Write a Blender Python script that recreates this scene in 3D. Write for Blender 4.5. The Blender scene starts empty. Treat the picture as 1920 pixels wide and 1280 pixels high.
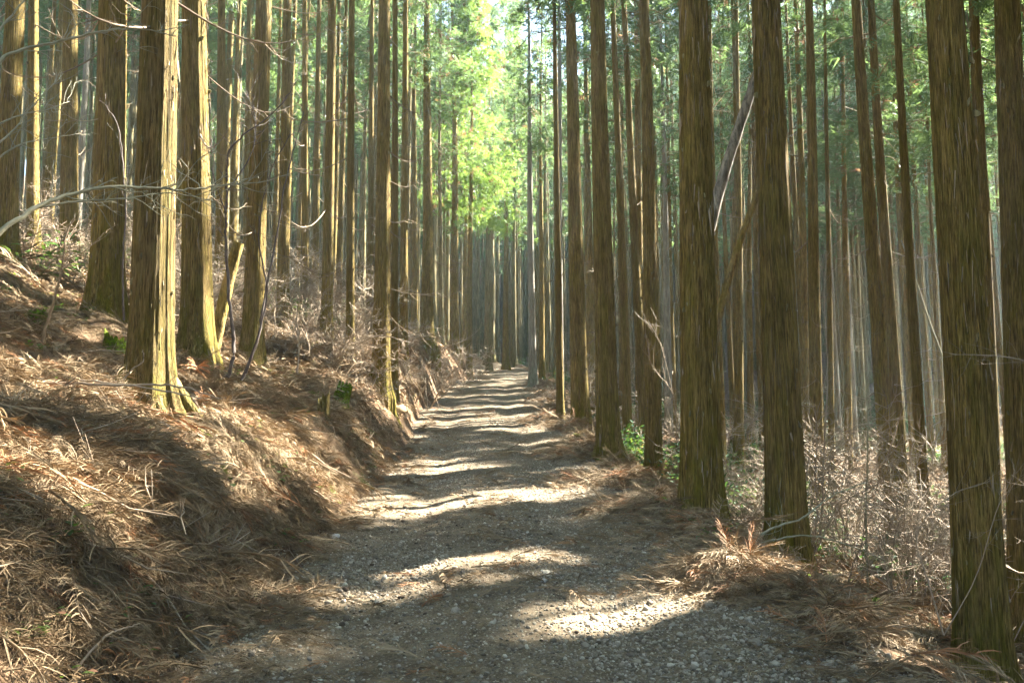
import bpy, math, random
import numpy as np
from mathutils import Vector, Matrix

RAD = math.radians
rng = np.random.default_rng(11)
random.seed(5)
scene = bpy.context.scene
COL = scene.collection

# ------------------------------------------------------------------ camera
PITCH = 6.0
F = 1600.0                                    # focal length in photo pixels (1920 wide)
cam_d = bpy.data.cameras.new("camera")
cam_d.sensor_width = 36.0
cam_d.lens = 36.0 * F / 1920.0
cam_d.clip_start = 0.05
cam_d.clip_end = 2000.0
cam = bpy.data.objects.new("camera", cam_d)
cam.location = (0, 0, 1.5)
cam.rotation_euler = (RAD(90 + PITCH), 0, 0)
COL.objects.link(cam)
scene.camera = cam

# ------------------------------------------------------------------ light
SUN_EL, SUN_AZ = 40.0, 54.0                   # azimuth clockwise from +Y (ahead) to the right
world = bpy.data.worlds.new("World")
scene.world = world
world.use_nodes = True
wn = world.node_tree
wn.nodes.clear()
sky = wn.nodes.new("ShaderNodeTexSky")
sky.sky_type = 'NISHITA'
sky.sun_disc = False
sky.sun_elevation = RAD(SUN_EL)
sky.sun_rotation = RAD(SUN_AZ)
sky.air_density = 1.0
sky.dust_density = 1.0
sky.ozone_density = .6
bg = wn.nodes.new("ShaderNodeBackground")
bg.inputs[1].default_value = 0.05
wo = wn.nodes.new("ShaderNodeOutputWorld")
wn.links.new(sky.outputs[0], bg.inputs[0])
wn.links.new(bg.outputs[0], wo.inputs[0])

sun_d = bpy.data.lights.new("sun", 'SUN')
sun_d.energy = 5.0
sun_d.angle = RAD(0.53)
sun_d.color = (1.0, 0.91, 0.76)
sun = bpy.data.objects.new("sun", sun_d)
S = Vector((math.sin(RAD(SUN_AZ)) * math.cos(RAD(SUN_EL)),
            math.cos(RAD(SUN_AZ)) * math.cos(RAD(SUN_EL)), math.sin(RAD(SUN_EL))))
sun.rotation_euler = S.to_track_quat('Z', 'Y').to_euler()
sun.location = (30, 20, 40)
COL.objects.link(sun)

scene.view_settings.view_transform = 'Standard'
scene.view_settings.look = 'None'
scene.view_settings.exposure = 4.1
scene.view_settings.gamma = 1.0
scene.view_settings.use_curve_mapping = False
cy = scene.cycles
cy.use_denoising = True
try:
    cy.denoiser = 'OPENIMAGEDENOISE'
    cy.denoising_input_passes = 'RGB_ALBEDO_NORMAL'
except Exception:
    pass
cy.max_bounces = 7
cy.diffuse_bounces = 4
cy.glossy_bounces = 1
cy.transmission_bounces = 4
cy.volume_bounces = 0
cy.transparent_max_bounces = 8
cy.caustics_reflective = False
cy.caustics_refractive = False
cy.sample_clamp_indirect = 4.0
cy.use_light_tree = False

# ------------------------------------------------------------------ noise
_tab = np.random.default_rng(3).random((256, 256))
def vnoise(x, y):
    x = np.asarray(x, float); y = np.asarray(y, float)
    xi = np.floor(x).astype(int); yi = np.floor(y).astype(int)
    fx = x - xi; fy = y - yi
    fx = fx * fx * (3 - 2 * fx); fy = fy * fy * (3 - 2 * fy)
    a = _tab[xi & 255, yi & 255]; b = _tab[(xi + 1) & 255, yi & 255]
    c = _tab[xi & 255, (yi + 1) & 255]; d = _tab[(xi + 1) & 255, (yi + 1) & 255]
    return (a * (1 - fx) + b * fx) * (1 - fy) + (c * (1 - fx) + d * fx) * fy
def fbm(x, y, o=4):
    s = 0; a = .5; t = 0
    for i in range(o):
        s = s + a * vnoise(x * 2 ** i + 17.3 * i, y * 2 ** i + 5.1 * i); t += a; a *= .5
    return s / t - .5                          # -0.5 .. 0.5

def sstep(a, b, x):
    t = np.clip((np.asarray(x, float) - a) / (b - a), 0, 1)
    return t * t * (3 - 2 * t)

# ------------------------------------------------------------------ the lie of the land
_yy = np.arange(-60, 260, .25)
def smooth1(v, n=9):
    k = np.ones(n) / n
    return np.convolve(np.pad(v, n // 2, mode='edge'), k, 'valid')
_zr = smooth1(np.interp(_yy, [-60, 0, 6, 9.1, 14.3, 24, 40, 53, 70, 90, 115, 150, 260],
                        [-4, 0, .40, .62, .97, 2.05, 3.75, 5.1, 7.6, 12, 20, 33, 80]), 13)
_xc = smooth1(np.interp(_yy, [-60, 0, 6, 9, 14.3, 24, 35, 45, 53, 60, 75, 100, 260],
                        [0, 0, 0.02, -.08, -.28, -.85, -1.0, -.55, -.35, -1.6, -10, -28, -150]), 13)
def ZR(y): return np.interp(y, _yy, _zr)
def XC(y): return np.interp(y, _yy, _xc)
def HW(y, side):
    return 1.62 + .22 * (fbm(np.asarray(y) * .45 + (20 if side else 0), 3.3 + side, 3)) * 2 + \
        np.interp(y, [0, 25, 45], [0, .05, .12])

_LU = [0, .35, .8, 1.3, 1.75, 2.5, 3.6, 7, 12, 20, 40, 90, 200]
_LN = [0, .32, .78, 1.05, 1.26, 1.62, 2.1, 3.3, 4.9, 7.0, 11.5, 22, 40]     # near
_LF = [0, .95, 1.72, 2.0, 2.1, 2.3, 2.6, 3.6, 5.1, 7.2, 11.8, 23, 42]     # the steep cut further up
_RU = [0, .25, .6, 1.5, 2.5, 4.8, 8, 14, 25, 40, 60, 90, 200]
_RN = [0, .07, -.10, -.78, -1.15, -2.0, -2.7, -3.5, -4.0, -2.8, 1.0, 9, 30]
_RF = [0, .15, .0, -.45, -.85, -1.6, -2.3, -2.9, -2.5, -.5, 4.5, 13, 35]
def GZ(x, y, detail=True):
    """height of the ground"""
    x = np.asarray(x, float); y = np.asarray(y, float)
    dx = x - XC(y)
    zr = ZR(y)
    ul = -dx - HW(y, 0); ur = dx - HW(y, 1)
    w = sstep(13, 23, y) * (1 - .45 * sstep(38, 50, y))
    L = np.interp(ul, _LU, _LN) * (1 - w) + np.interp(ul, _LU, _LF) * w
    w2 = sstep(18, 40, y)
    R = np.interp(ur, _RU, _RN) * (1 - w2) + np.interp(ur, _RU, _RF) * w2
    z = zr + np.where(ul > 0, L, 0) + np.where(ur > 0, R, 0) - .06
    if detail:
        off = np.maximum(ul, ur)
        a = sstep(.05, .8, off); b = sstep(1.0, 5, off)
        z = z + a * (.24 * fbm(x * 1.15, y * 1.15, 4) + .06 * fbm(x * 6, y * 6, 2)) * 2
        z = z + b * .55 * fbm(x * .28 + 9, y * .28, 3)
        z = z + np.clip(w * 1.6, 0, 1) * a * (.34 * fbm(x * 2.6, y * 2.6, 4) + .22 * np.abs(fbm(x * 1.4 + 3, y * 1.9, 3)) - .04) * (1 - sstep(1.5, 3, ul))
    z = z + sstep(0, .2, ur) * (1 - sstep(.45, .9, ur)) * .16 * (fbm(x * .7, y * .9 + 40, 2) + .12)
    return z
def RZ(x, y):
    """height of the gravel surface"""
    dx = x - XC(y)
    hw = np.where(dx < 0, HW(y, 0), HW(y, 1))
    e = np.abs(dx) - hw
    rut = np.exp(-((np.abs(dx + .1) - .80) / .26) ** 2)
    z = ZR(y) - .045 * rut + .02 * fbm(x * 1.7, y * .9, 3) + .022 * fbm(x * 6, y * 5, 3) + .012 * fbm(x * 19, y * 19, 2)
    ed = np.exp(-((np.abs(dx) - 1.25) / .22) ** 2)
    z = z + ed * .035 * fbm(x * 9, y * 9, 2)
    return z - .22 * sstep(0.0, .32, e) - np.maximum(e - .3, 0) * 4
def TZ(x, y): return np.maximum(GZ(x, y), RZ(x, y))
def TN(x, y, e=.12):
    nx = -(TZ(x + e, y) - TZ(x - e, y)) / (2 * e); ny = -(TZ(x, y + e) - TZ(x, y - e)) / (2 * e)
    n = np.stack([nx, ny, np.ones_like(nx)], -1)
    return n / np.linalg.norm(n, axis=-1, keepdims=True)

_c, _s = math.cos(RAD(PITCH)), math.sin(RAD(PITCH))
def P(px, py, d):
    """world point seen at photo pixel (px,py) at distance d ahead"""
    X = (px - 960) / F; Y = (640 - py) / F
    v = Vector((X, _c - Y * _s, _s + Y * _c))
    return Vector((0, 0, 1.5)) + v * (d / v.y)
def proj(x, y, z):
    yy = y * _c + (z - 1.5) * _s
    up = -y * _s + (z - 1.5) * _c
    return 960 + F * x / yy, 640 - F * up / yy, yy

# ------------------------------------------------------------------ mesh helpers
class MB:
    """collects vertices and faces; build() links ONE mesh object"""
    def __init__(s): s.v = []; s.f = []; s.t = []; s.mi = []; s.n = 0
    def add(s, v, f, tint=None, mi=0):
        v = np.asarray(v, float).reshape(-1, 3); f = np.asarray(f, int)
        s.v.append(v); s.f.append(f + s.n); s.n += len(v)
        s.t.append(np.full(len(v), .5) if tint is None else np.broadcast_to(np.asarray(tint, float), (len(v),)))
        s.mi.append(np.full(len(f), mi))
    def mesh(s, name, mats, smooth=True):
        me = bpy.data.meshes.new(name)
        v = np.concatenate(s.v).astype(np.float32)
        sizes = np.concatenate([np.full(len(f), f.shape[1]) for f in s.f]).astype(np.int32)
        lo = np.concatenate([f.ravel() for f in s.f]).astype(np.int32)
        st = np.concatenate([[0], np.cumsum(sizes)[:-1]]).astype(np.int32)
        me.vertices.add(len(v)); me.vertices.foreach_set('co', v.ravel())
        me.loops.add(len(lo)); me.loops.foreach_set('vertex_index', lo)
        me.polygons.add(len(sizes)); me.polygons.foreach_set('loop_start', st); me.polygons.foreach_set('loop_total', sizes)
        if smooth: me.polygons.foreach_set('use_smooth', np.ones(len(sizes), bool))
        me.polygons.foreach_set('material_index', np.concatenate(s.mi).astype(np.int32))
        a = me.attributes.new('tint', 'FLOAT', 'POINT')
        a.data.foreach_set('value', np.concatenate(s.t).astype(np.float32))
        for m in (mats if isinstance(mats, (list, tuple)) else [mats]): me.materials.append(m)
        me.update(calc_edges=True)
        return me
    def build(s, name, mats, parent=None, smooth=True):
        return link(name, s.mesh(name, mats, smooth), parent)
def link(name, data, parent=None):
    o = bpy.data.objects.new(name, data); COL.objects.link(o)
    if parent is not None: o.parent = parent
    return o
def tag(o, label=None, cat=None, group=None, kind=None):
    if label: o['label'] = label
    if cat: o['category'] = cat
    if group: o['group'] = group
    if kind: o['kind'] = kind
    return o

def tube(mb, pts, rad, sides=6, tint=None, cap=True, jitter=0.0):
    p = np.asarray(pts, float); n = len(p)
    rad = np.broadcast_to(np.asarray(rad, float), (n,))
    t = np.gradient(p, axis=0); t /= np.linalg.norm(t, axis=1, keepdims=True) + 1e-9
    ref = np.array([0, 0, 1.]) if abs(t[0, 2]) < .9 else np.array([1., 0, 0])
    u = np.cross(np.broadcast_to(ref, t.shape), t); u /= np.linalg.norm(u, axis=1, keepdims=True) + 1e-9
    w = np.cross(t, u)
    a = np.arange(sides) * 2 * np.pi / sides
    ring = p[:, None, :] + rad[:, None, None] * (np.cos(a)[None, :, None] * u[:, None, :] + np.sin(a)[None, :, None] * w[:, None, :])
    if jitter: ring = ring + (rng.random(ring.shape) - .5) * jitter * rad[:, None, None]
    i = np.arange(n - 1)[:, None] * sides; j = np.arange(sides)[None, :]; j2 = (j + 1) % sides
    f = np.stack([i + j, i + j2, i + sides + j2, i + sides + j], -1).reshape(-1, 4)
    mb.add(ring.reshape(-1, 3), f, tint)
    if cap and sides > 3:
        c = np.array([[0, k + 1, k] for k in range(1, sides - 1)] )
        mb.add(ring[-1], np.array([[0, k, k + 1] for k in range(1, sides - 1)]), tint)
        mb.add(ring[0], c, tint)

def spline(pts, n=8):
    """catmull-rom through pts"""
    p = np.asarray([tuple(q) for q in pts], float)
    p = np.vstack([2 * p[0] - p[1], p, 2 * p[-1] - p[-2]])
    out = []
    for i in range(1, len(p) - 2):
        for k in range(n):
            t = k / n
            out.append(.5 * ((2 * p[i]) + (-p[i - 1] + p[i + 1]) * t + (2 * p[i - 1] - 5 * p[i] + 4 * p[i + 1] - p[i + 2]) * t * t
                             + (-p[i - 1] + 3 * p[i] - 3 * p[i + 1] + p[i + 2]) * t ** 3))
    out.append(p[-2])
    return np.array(out)

# ------------------------------------------------------------------ materials
def new_mat(name):
    m = bpy.data.materials.new(name); m.use_nodes = True
    nt = m.node_tree; nt.nodes.clear()
    return m, nt
class NT:
    def __init__(s, nt): s.nt = nt
    def n(s, typ, **kw):
        nd = s.nt.nodes.new(typ)
        for k, v in kw.items():
            if k.startswith('i_'):
                key = k[2:]
                key = int(key) if key.isdigit() else key.replace('_', ' ')
                s.set(nd, key, v)
            else: setattr(nd, k, v)
        return nd
    def set(s, nd, key, v):
        if isinstance(v, bpy.types.NodeSocket): s.nt.links.new(v, nd.inputs[key])
        else: nd.inputs[key].default_value = v
    def noise(s, vec, scale, detail=4, rough=.55, dist=0.0):
        nd = s.n("ShaderNodeTexNoise"); s.set(nd, 'Vector', vec)
        nd.inputs['Scale'].default_value = scale; nd.inputs['Detail'].default_value = detail
        nd.inputs['Roughness'].default_value = rough; nd.inputs['Distortion'].default_value = dist
        return nd.outputs[0]
    def mapping(s, vec, scale, rot=(0, 0, 0)):
        nd = s.n("ShaderNodeMapping"); s.set(nd, 'Vector', vec); nd.inputs['Scale'].default_value = scale
        nd.inputs['Rotation'].default_value = rot
        return nd.outputs[0]
    def ramp(s, fac, stops, interp='LINEAR'):
        nd = s.n("ShaderNodeValToRGB"); s.set(nd, 0, fac)
        cr = nd.color_ramp; cr.interpolation = interp
        while len(cr.elements) < len(stops): cr.elements.new(.5)
        for e, (p, c) in zip(cr.elements, stops):
            e.position = p; e.color = (*c, 1) if len(c) == 3 else c
        return nd.outputs[0]
    def mix(s, fac, a, b, mode='MIX'):
        nd = s.n("ShaderNodeMix", data_type='RGBA', blend_type=mode)
        s.set(nd, 0, fac)
        s.set(nd, 6, a if isinstance(a, bpy.types.NodeSocket) else (*a, 1))
        s.set(nd, 7, b if isinstance(b, bpy.types.NodeSocket) else (*b, 1))
        return nd.outputs[2]
    def math(s, op, a, b=0.0, clamp=False):
        nd = s.n("ShaderNodeMath", operation=op, use_clamp=clamp); s.set(nd, 0, a); s.set(nd, 1, b)
        return nd.outputs[0]
    def maprange(s, v, a, b, c=0., d=1.):
        nd = s.n("ShaderNodeMapRange"); s.set(nd, 0, v)
        for k, q in zip((1, 2, 3, 4), (a, b, c, d)): nd.inputs[k].default_value = q
        return nd.outputs[0]
    def out(s, sh):
        o = s.n("ShaderNodeOutputMaterial"); s.nt.links.new(sh, o.inputs[0]); return o
    def bump(s, h, strength=.5, dist=.02):
        nd = s.n("ShaderNodeBump"); s.set(nd, 'Height', h); nd.inputs['Strength'].default_value = strength
        nd.inputs['Distance'].default_value = dist
        return nd.outputs[0]
    def bsdf(s, col, rough=.85, normal=None, spec=.2):
        nd = s.n("ShaderNodeBsdfPrincipled"); s.set(nd, 'Base Color', col if isinstance(col, bpy.types.NodeSocket) else (*col, 1))
        s.set(nd, 'Roughness', rough); nd.inputs['Specular IOR Level'].default_value = spec
        if normal is not None: s.set(nd, 'Normal', normal)
        return nd.outputs[0]

def mat_bark(name, dark, light, moss, moss_amt, bumpy=True, sc=1.0):
    m, nt = new_mat(name); N = NT(nt)
    tc = N.n("ShaderNodeTexCoord").outputs['Object']
    rnd = N.n("ShaderNodeObjectInfo").outputs['Random']
    v1 = N.mapping(tc, (1, 1, .21))
    v2 = N.mapping(tc, (1, 1, .32))
    fib = N.noise(v1, 17 * sc, 5, .62, .5)
    fib2 = N.noise(v2, 30 * sc, 3, .6, .2)
    big = N.noise(N.mapping(tc, (1, 1, .8)), 1.1, 4, .6)
    pl = N.noise(N.mapping(tc, (1, 1, .45)), 5 * sc, 4, .6, .8)
    h = N.math('ADD', N.math('MULTIPLY', fib, .55), N.math('ADD', N.math('MULTIPLY', fib2, .25), N.math('MULTIPLY', pl, .24)))
    col = N.ramp(h, [(.40, tuple(c * .35 for c in dark)), (.47, dark), (.55, light), (.65, tuple(min(1, c * 1.5) for c in light))])
    col = N.mix(N.maprange(big, .35, .7, 0, .55), col, tuple(c * .62 + .01 for c in dark))
    col = N.mix(N.maprange(rnd, 0, 1, 0, .5), col, N.mix(.5, col, (.13, .105, .075)))
    # moss and algae grow in patches, thickest at the foot
    sep = N.n("ShaderNodeSeparateXYZ"); nt.links.new(tc, sep.inputs[0])
    foot = N.maprange(sep.outputs[2], 0, 1.6, .55, 0)
    mn = N.noise(N.mapping(tc, (1, 1, .8)), 1.7, 6, .68)
    mm = N.math('ADD', N.maprange(mn, .42, .68, 0, moss_amt), N.math('MULTIPLY', foot, N.maprange(mn, .35, .6, 0, 1)), True)
    col = N.mix(mm, col, N.mix(N.maprange(h, .4, .65), tuple(c * .5 for c in moss), moss))
    nrm = N.bump(h, 1.0, .16) if bumpy else None
    N.out(N.bsdf(col, .9, nrm, .12)); return m

M_bark = mat_bark('cedar bark', (.145, .100, .032), (.37, .265, .09), (.22, .20, .03), .6)
M_bark_moss = mat_bark('mossy cedar bark', (.12, .085, .033), (.28, .205, .085), (.17, .155, .03), .6)
M_bark_far = mat_bark('cedar bark seen from afar', (.11, .090, .045), (.26, .22, .12), (.15, .155, .05), .5, False, .5)
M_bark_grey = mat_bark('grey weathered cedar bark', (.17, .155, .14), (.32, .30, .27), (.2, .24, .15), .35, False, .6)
M_dead = mat_bark('dead grey wood', (.13, .12, .105), (.27, .25, .22), (.2, .2, .08), .2, False)

def mat_simple(name, c1, c2, rough=.85, scale=8, spec=.2, tintmix=None):
    m, nt = new_mat(name); N = NT(nt)
    tc = N.n("ShaderNodeTexCoord").outputs['Object']
    rnd = N.n("ShaderNodeObjectInfo").outputs['Random']
    t = N.n("ShaderNodeAttribute", attribute_name='tint').outputs['Fac']
    n = N.noise(tc, scale, 4, .6)
    col = N.mix(N.maprange(n, .3, .7), c1, c2)
    if tintmix: col = N.mix(N.math('MULTIPLY', rnd, .8), col, tintmix)
    k = N.maprange(t, 0, 1, .72, 1.28)
    kc = N.n("ShaderNodeCombineColor"); [nt.links.new(k, kc.inputs[i]) for i in range(3)]
    col = N.mix(1.0, col, kc.outputs[0], 'MULTIPLY')
    N.out(N.bsdf(col, rough, N.bump(n, .4, .01), spec)); return m
M_twig = mat_simple('bare twig bark', (.22, .178, .13), (.38, .32, .25), .75, 30, .3, (.25, .19, .13))
M_twig_dark = mat_simple('dark sapling bark', (.055, .042, .04), (.10, .08, .07), .7, 20, .35)
M_twig_olive = mat_simple('greenish smooth branch bark', (.16, .155, .09), (.30, .28, .20), .6, 14, .35)
M_deadbranch = mat_simple('dead branch wood', (.22, .17, .11), (.38, .31, .22), .8, 12, .25, (.12, .085, .055))
M_frond = mat_simple('dead brown cedar needles', (.080, .052, .026), (.245, .170, .095), .75, 5, .15, (.30, .235, .155))
M_frond_red = mat_simple('rusty dead cedar needles', (.24, .11, .05), (.38, .20, .10), .7, 9, .25)

def mat_leafy(name, base, trans, tint2, fac=.5):
    m, nt = new_mat(name); N = NT(nt)
    rnd = N.n("ShaderNodeObjectInfo").outputs['Random']
    t = N.n("ShaderNodeAttribute", attribute_name='tint').outputs['Fac']
    c = N.mix(N.maprange(t, 0, .9), base, tint2)
    c = N.mix(N.maprange(rnd, 0, 1, 0, .35), c, tuple(q * .7 for q in base))
    dead = N.maprange(t, .955, .965)                 # the odd dead brown spray
    c = N.mix(dead, c, (.16, .085, .05))
    ct = N.mix(dead, N.mix(N.maprange(t, 0, .9), trans, tuple(q * 1.35 for q in trans)), (.22, .12, .06))
    d = N.n("ShaderNodeBsdfDiffuse"); N.set(d, 0, c)
    tr = N.n("ShaderNodeBsdfTranslucent"); N.set(tr, 0, ct)
    gl = N.n("ShaderNodeBsdfGlossy"); gl.inputs['Roughness'].default_value = .45; gl.inputs[0].default_value = (.9, .95, 1, 1)
    a = N.n("ShaderNodeMixShader"); a.inputs[0].default_value = fac
    nt.links.new(d.outputs[0], a.inputs[1]); nt.links.new(tr.outputs[0], a.inputs[2])
    b = N.n("ShaderNodeMixShader"); b.inputs[0].default_value = .04
    nt.links.new(a.outputs[0], b.inputs[1]); nt.links.new(gl.outputs[0], b.inputs[2])
    N.out(b.outputs[0]); return m
M_leaf = mat_leafy('cedar foliage', (.040, .075, .040), (.125, .205, .06), (.07, .11, .045), .55)
M_leaf_sunlit = mat_leafy('yellow green cedar foliage painted sunlit', (.06, .105, .03), (.18, .29, .05), (.09, .14, .04), .6)  # brighter copy of the cedar foliage, sunlight put into its colour
M_green = mat_leafy('broad green leaf', (.045, .085, .02), (.13, .21, .03), (.08, .13, .03), .45)
M_ever = mat_leafy('dark glossy evergreen leaf', (.03, .07, .03), (.08, .18, .03), (.05, .10, .05), .35)

def mat_moss():
    m, nt = new_mat('bright moss'); N = NT(nt)
    tc = N.n("ShaderNodeTexCoord").outputs['Object']
    n = N.noise(tc, 18, 5, .7); n2 = N.noise(tc, 70, 3, .7)
    col = N.ramp(N.math('ADD', N.math('MULTIPLY', n, .7), N.math('MULTIPLY', n2, .3)),
                 [(.36, (.055, .045, .025)), (.45, (.07, .09, .018)), (.56, (.11, .17, .016)), (.72, (.19, .27, .025))])
    N.out(N.bsdf(col, .95, N.bump(n2, .9, .02), .05)); return m
M_moss = mat_moss()

def mat_ground():
    m, nt = new_mat('forest floor'); N = NT(nt)
    g = N.n("ShaderNodeNewGeometry").outputs['Position']
    a = N.noise(g, .55, 5, .65); b = N.noise(g, 5.5, 5, .7); c = N.noise(g, 42, 4, .7, 1.5); f = N.noise(N.mapping(g, (1, .35, 1), (0, 0, .7)), 60, 3, .65, 2.5)
    h = N.math('ADD', N.math('MULTIPLY', b, .35), N.math('ADD', N.math('MULTIPLY', c, .35), N.math('MULTIPLY', f, .3)))
    col = N.ramp(h, [(.36, (.035, .024, .015)), (.45, (.10, .064, .038)), (.53, (.19, .128, .08)), (.64, (.31, .225, .15))])
    col = N.mix(N.maprange(a, .4, .65, 0, .5), col, N.mix(.6, col, (.085, .06, .04)))
    gm = N.noise(g, 1.3, 5, .7)
    col = N.mix(N.maprange(gm, .60, .70, 0, .65), col, N.mix(N.maprange(c, .35, .65), (.03, .05, .012), (.10, .15, .03)))
    N.out(N.bsdf(col, .95, N.bump(h, .9, .05), .08)); return m
M_ground = mat_ground()

def mat_road():
    m, nt = new_mat('gravel and trodden dirt'); N = NT(nt)
    g = N.n("ShaderNodeNewGeometry").outputs['Position']
    v = N.n("ShaderNodeTexVoronoi"); nt.links.new(g, v.inputs['Vector']); v.inputs['Scale'].default_value = 46
    v.inputs['Randomness'].default_value = 1
    v2 = N.n("ShaderNodeTexVoronoi"); nt.links.new(g, v2.inputs['Vector']); v2.inputs['Scale'].default_value = 105
    a = N.noise(g, .8, 5, .6); b = N.noise(g, 7, 5, .65); c = N.noise(g, 60, 3, .7)
    dirt = N.ramp(N.math('ADD', N.math('MULTIPLY', b, .5), N.math('MULTIPLY', c, .5)),
                  [(.35, (.052, .038, .024)), (.5, (.145, .112, .073)), (.66, (.28, .225, .155))])
    cs = N.n("ShaderNodeSeparateColor"); nt.links.new(v.outputs['Color'], cs.inputs[0])
    stone = N.ramp(cs.outputs[0], [(0, (.13, .108, .08)), (.4, (.23, .20, .15)), (.75, (.33, .29, .225)), (1, (.46, .41, .32))])
    cs2 = N.n("ShaderNodeSeparateColor"); nt.links.new(v2.outputs['Color'], cs2.inputs[0])
    stone2 = N.ramp(cs2.outputs[1], [(0, (.095, .078, .055)), (.5, (.21, .178, .13)), (1, (.37, .32, .25))])
    k2 = N.math('MULTIPLY', N.maprange(v2.outputs['Distance'], .42, .30), N.maprange(cs2.outputs[0], .45, .55))
    k1 = N.math('MULTIPLY', N.maprange(v.outputs['Distance'], .40, .30), N.maprange(N.math('ADD', cs.outputs[1], N.math('MULTIPLY', a, .7)), .80, .86))
    col = N.mix(k2, dirt, stone2); col = N.mix(k1, col, stone)
    col = N.mix(N.maprange(a, .42, .62, 0, .45), col, N.mix(.7, col, (.085, .064, .045)))
    h = N.math('ADD', N.math('MULTIPLY', k1, .55), N.math('ADD', N.math('MULTIPLY', k2, .3), N.math('MULTIPLY', c, .25)))
    N.out(N.bsdf(col, .9, N.bump(h, .8, .018), .15)); return m
M_road = mat_road()

def mat_stone(name, stops, rough=.8):
    m, nt = new_mat(name); N = NT(nt)
    rnd = N.n("ShaderNodeObjectInfo").outputs['Random']
    tc = N.n("ShaderNodeTexCoord").outputs['Object']
    col = N.ramp(rnd, stops)
    n = N.noise(tc, 4, 4, .6)
    col = N.mix(N.maprange(n, .4, .7, 0, .5), col, N.mix(.6, col, (.10, .08, .06)))
    N.out(N.bsdf(col, rough, N.bump(n, .4, .1), .2)); return m
M_stone = mat_stone('road stone', [(0, (.12, .10, .075)), (.4, (.23, .195, .15)), (.75, (.35, .31, .245)), (.92, (.47, .43, .35)), (1, (.56, .51, .42))])
M_clod = mat_stone('dark soil clod', [(0, (.06, .046, .034)), (1, (.12, .095, .07))], .95)
M_rock = mat_simple('tan rock', (.30, .21, .12), (.45, .36, .25), .85, 6, .2)
M_rock_pale = mat_simple('pale rock', (.40, .385, .36), (.55, .53, .50), .8, 6, .2)

# ------------------------------------------------------------------ ground and road
def axis_pts(lo, hi, fine_lo, fine_hi, step, grow):
    c = list(np.arange(fine_lo, fine_hi, step)); s = step
    x = fine_hi
    while x < hi: c.append(x); s *= grow; x += s
    c.append(hi); s = step; x = fine_lo; l = []
    while x > lo: s *= grow; x -= s; l.append(max(x, lo))
    return np.array(sorted(set(l)) + c)
def grid(mb, xs, ys, fz, xoff=None):
    X, Y = np.meshgrid(xs, ys)
    if xoff is not None: X = X + xoff(Y)
    Z = fz(X, Y)
    nx, ny = len(xs), len(ys)
    i = (np.arange(ny - 1)[:, None] * nx + np.arange(nx - 1)[None, :]).ravel()
    mb.add(np.stack([X, Y, Z], -1), np.stack([i, i + 1, i + nx + 1, i + nx], -1))
mb = MB()
grid(mb, axis_pts(-320, 320, -5.5, 5, .07, 1.045), axis_pts(-60, 420, 1.5, 21, .08, 1.025), GZ)
tag(mb.build('ground', M_ground), 'brown forest floor rising left of the track and falling away to its right', kind='structure')
mb = MB()
grid(mb, np.arange(-2.3, 2.31, .045), axis_pts(-6, 75, 2.5, 11, .045, 1.012), RZ, XC)
tag(mb.build('road', M_road), 'gravel forest track climbing away between the trees', kind='structure')

# ------------------------------------------------------------------ canopy gaps carved so the sun falls in chosen patches
Sxy = np.array([math.sin(RAD(SUN_AZ)), math.cos(RAD(SUN_AZ))])
TANE = math.tan(RAD(SUN_EL))
def landing(x, y, z):
    g = ZR(y - Sxy[1] * 15)
    for _ in range(2):
        t = (z - g) / TANE
        gx, gy = x - Sxy[0] * t, y - Sxy[1] * t
        g = GZ(gx, gy, False)
    t = (z - g) / TANE
    return x - Sxy[0] * t, y - Sxy[1] * t
# wanted sun patches, cut out of the crowns: (x1,y1,x2,y2,halfwidth) on the ground
GAPS = [(-12.0, 1.9, .5, 10.95, .50), (-.9, 6.75, .3, 7.2, .26), (-1.6, 5.7, -.6, 6.2, .18), (-.3, 6.2, .45, 6.6, .10),
        (.3, 5.35, 2.4, 6.6, .38), (2.0, 4.7, 4.2, 6.1, .40), (-5.5, 5.3, -2.6, 7.3, .42), (-4.5, 3.5, -2.3, 4.9, .16), (-3.4, 2.9, -2.1, 3.5, .10),
        (-2.0, 12.6, -.3, 13.7, .22), (.2, 17.0, 1.4, 17.9, .3),
        (-6.5, 17.2, 1.6, 23.2, .9), (-9.0, 10.5, -4.2, 13.6, .35), (-8, 13.2, -3.4, 16.6, .3), (-3, 24.5, 1.5, 27.5, .6), (-3, 30, 2, 33.5, .7),
        (-19, 8.5, -6.5, 17.6, .6), (-21, 12, -8, 21.5, .6), (-14, 4.5, -6.5, 9.9, .25), (-12, 16.5, -4.5, 21.9, .45),
        (2.6, 8.6, 9.5, 13.6, .28), (4.0, 12.0, 10.5, 16.7, .6), (2.4, 11.4, 5.5, 13.7, .3), (3.0, 15, 12, 21.5, .6)]
HC = (-2.3, 45.0)                           # axis of the tree whose foliage hangs sunlit over the track
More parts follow.
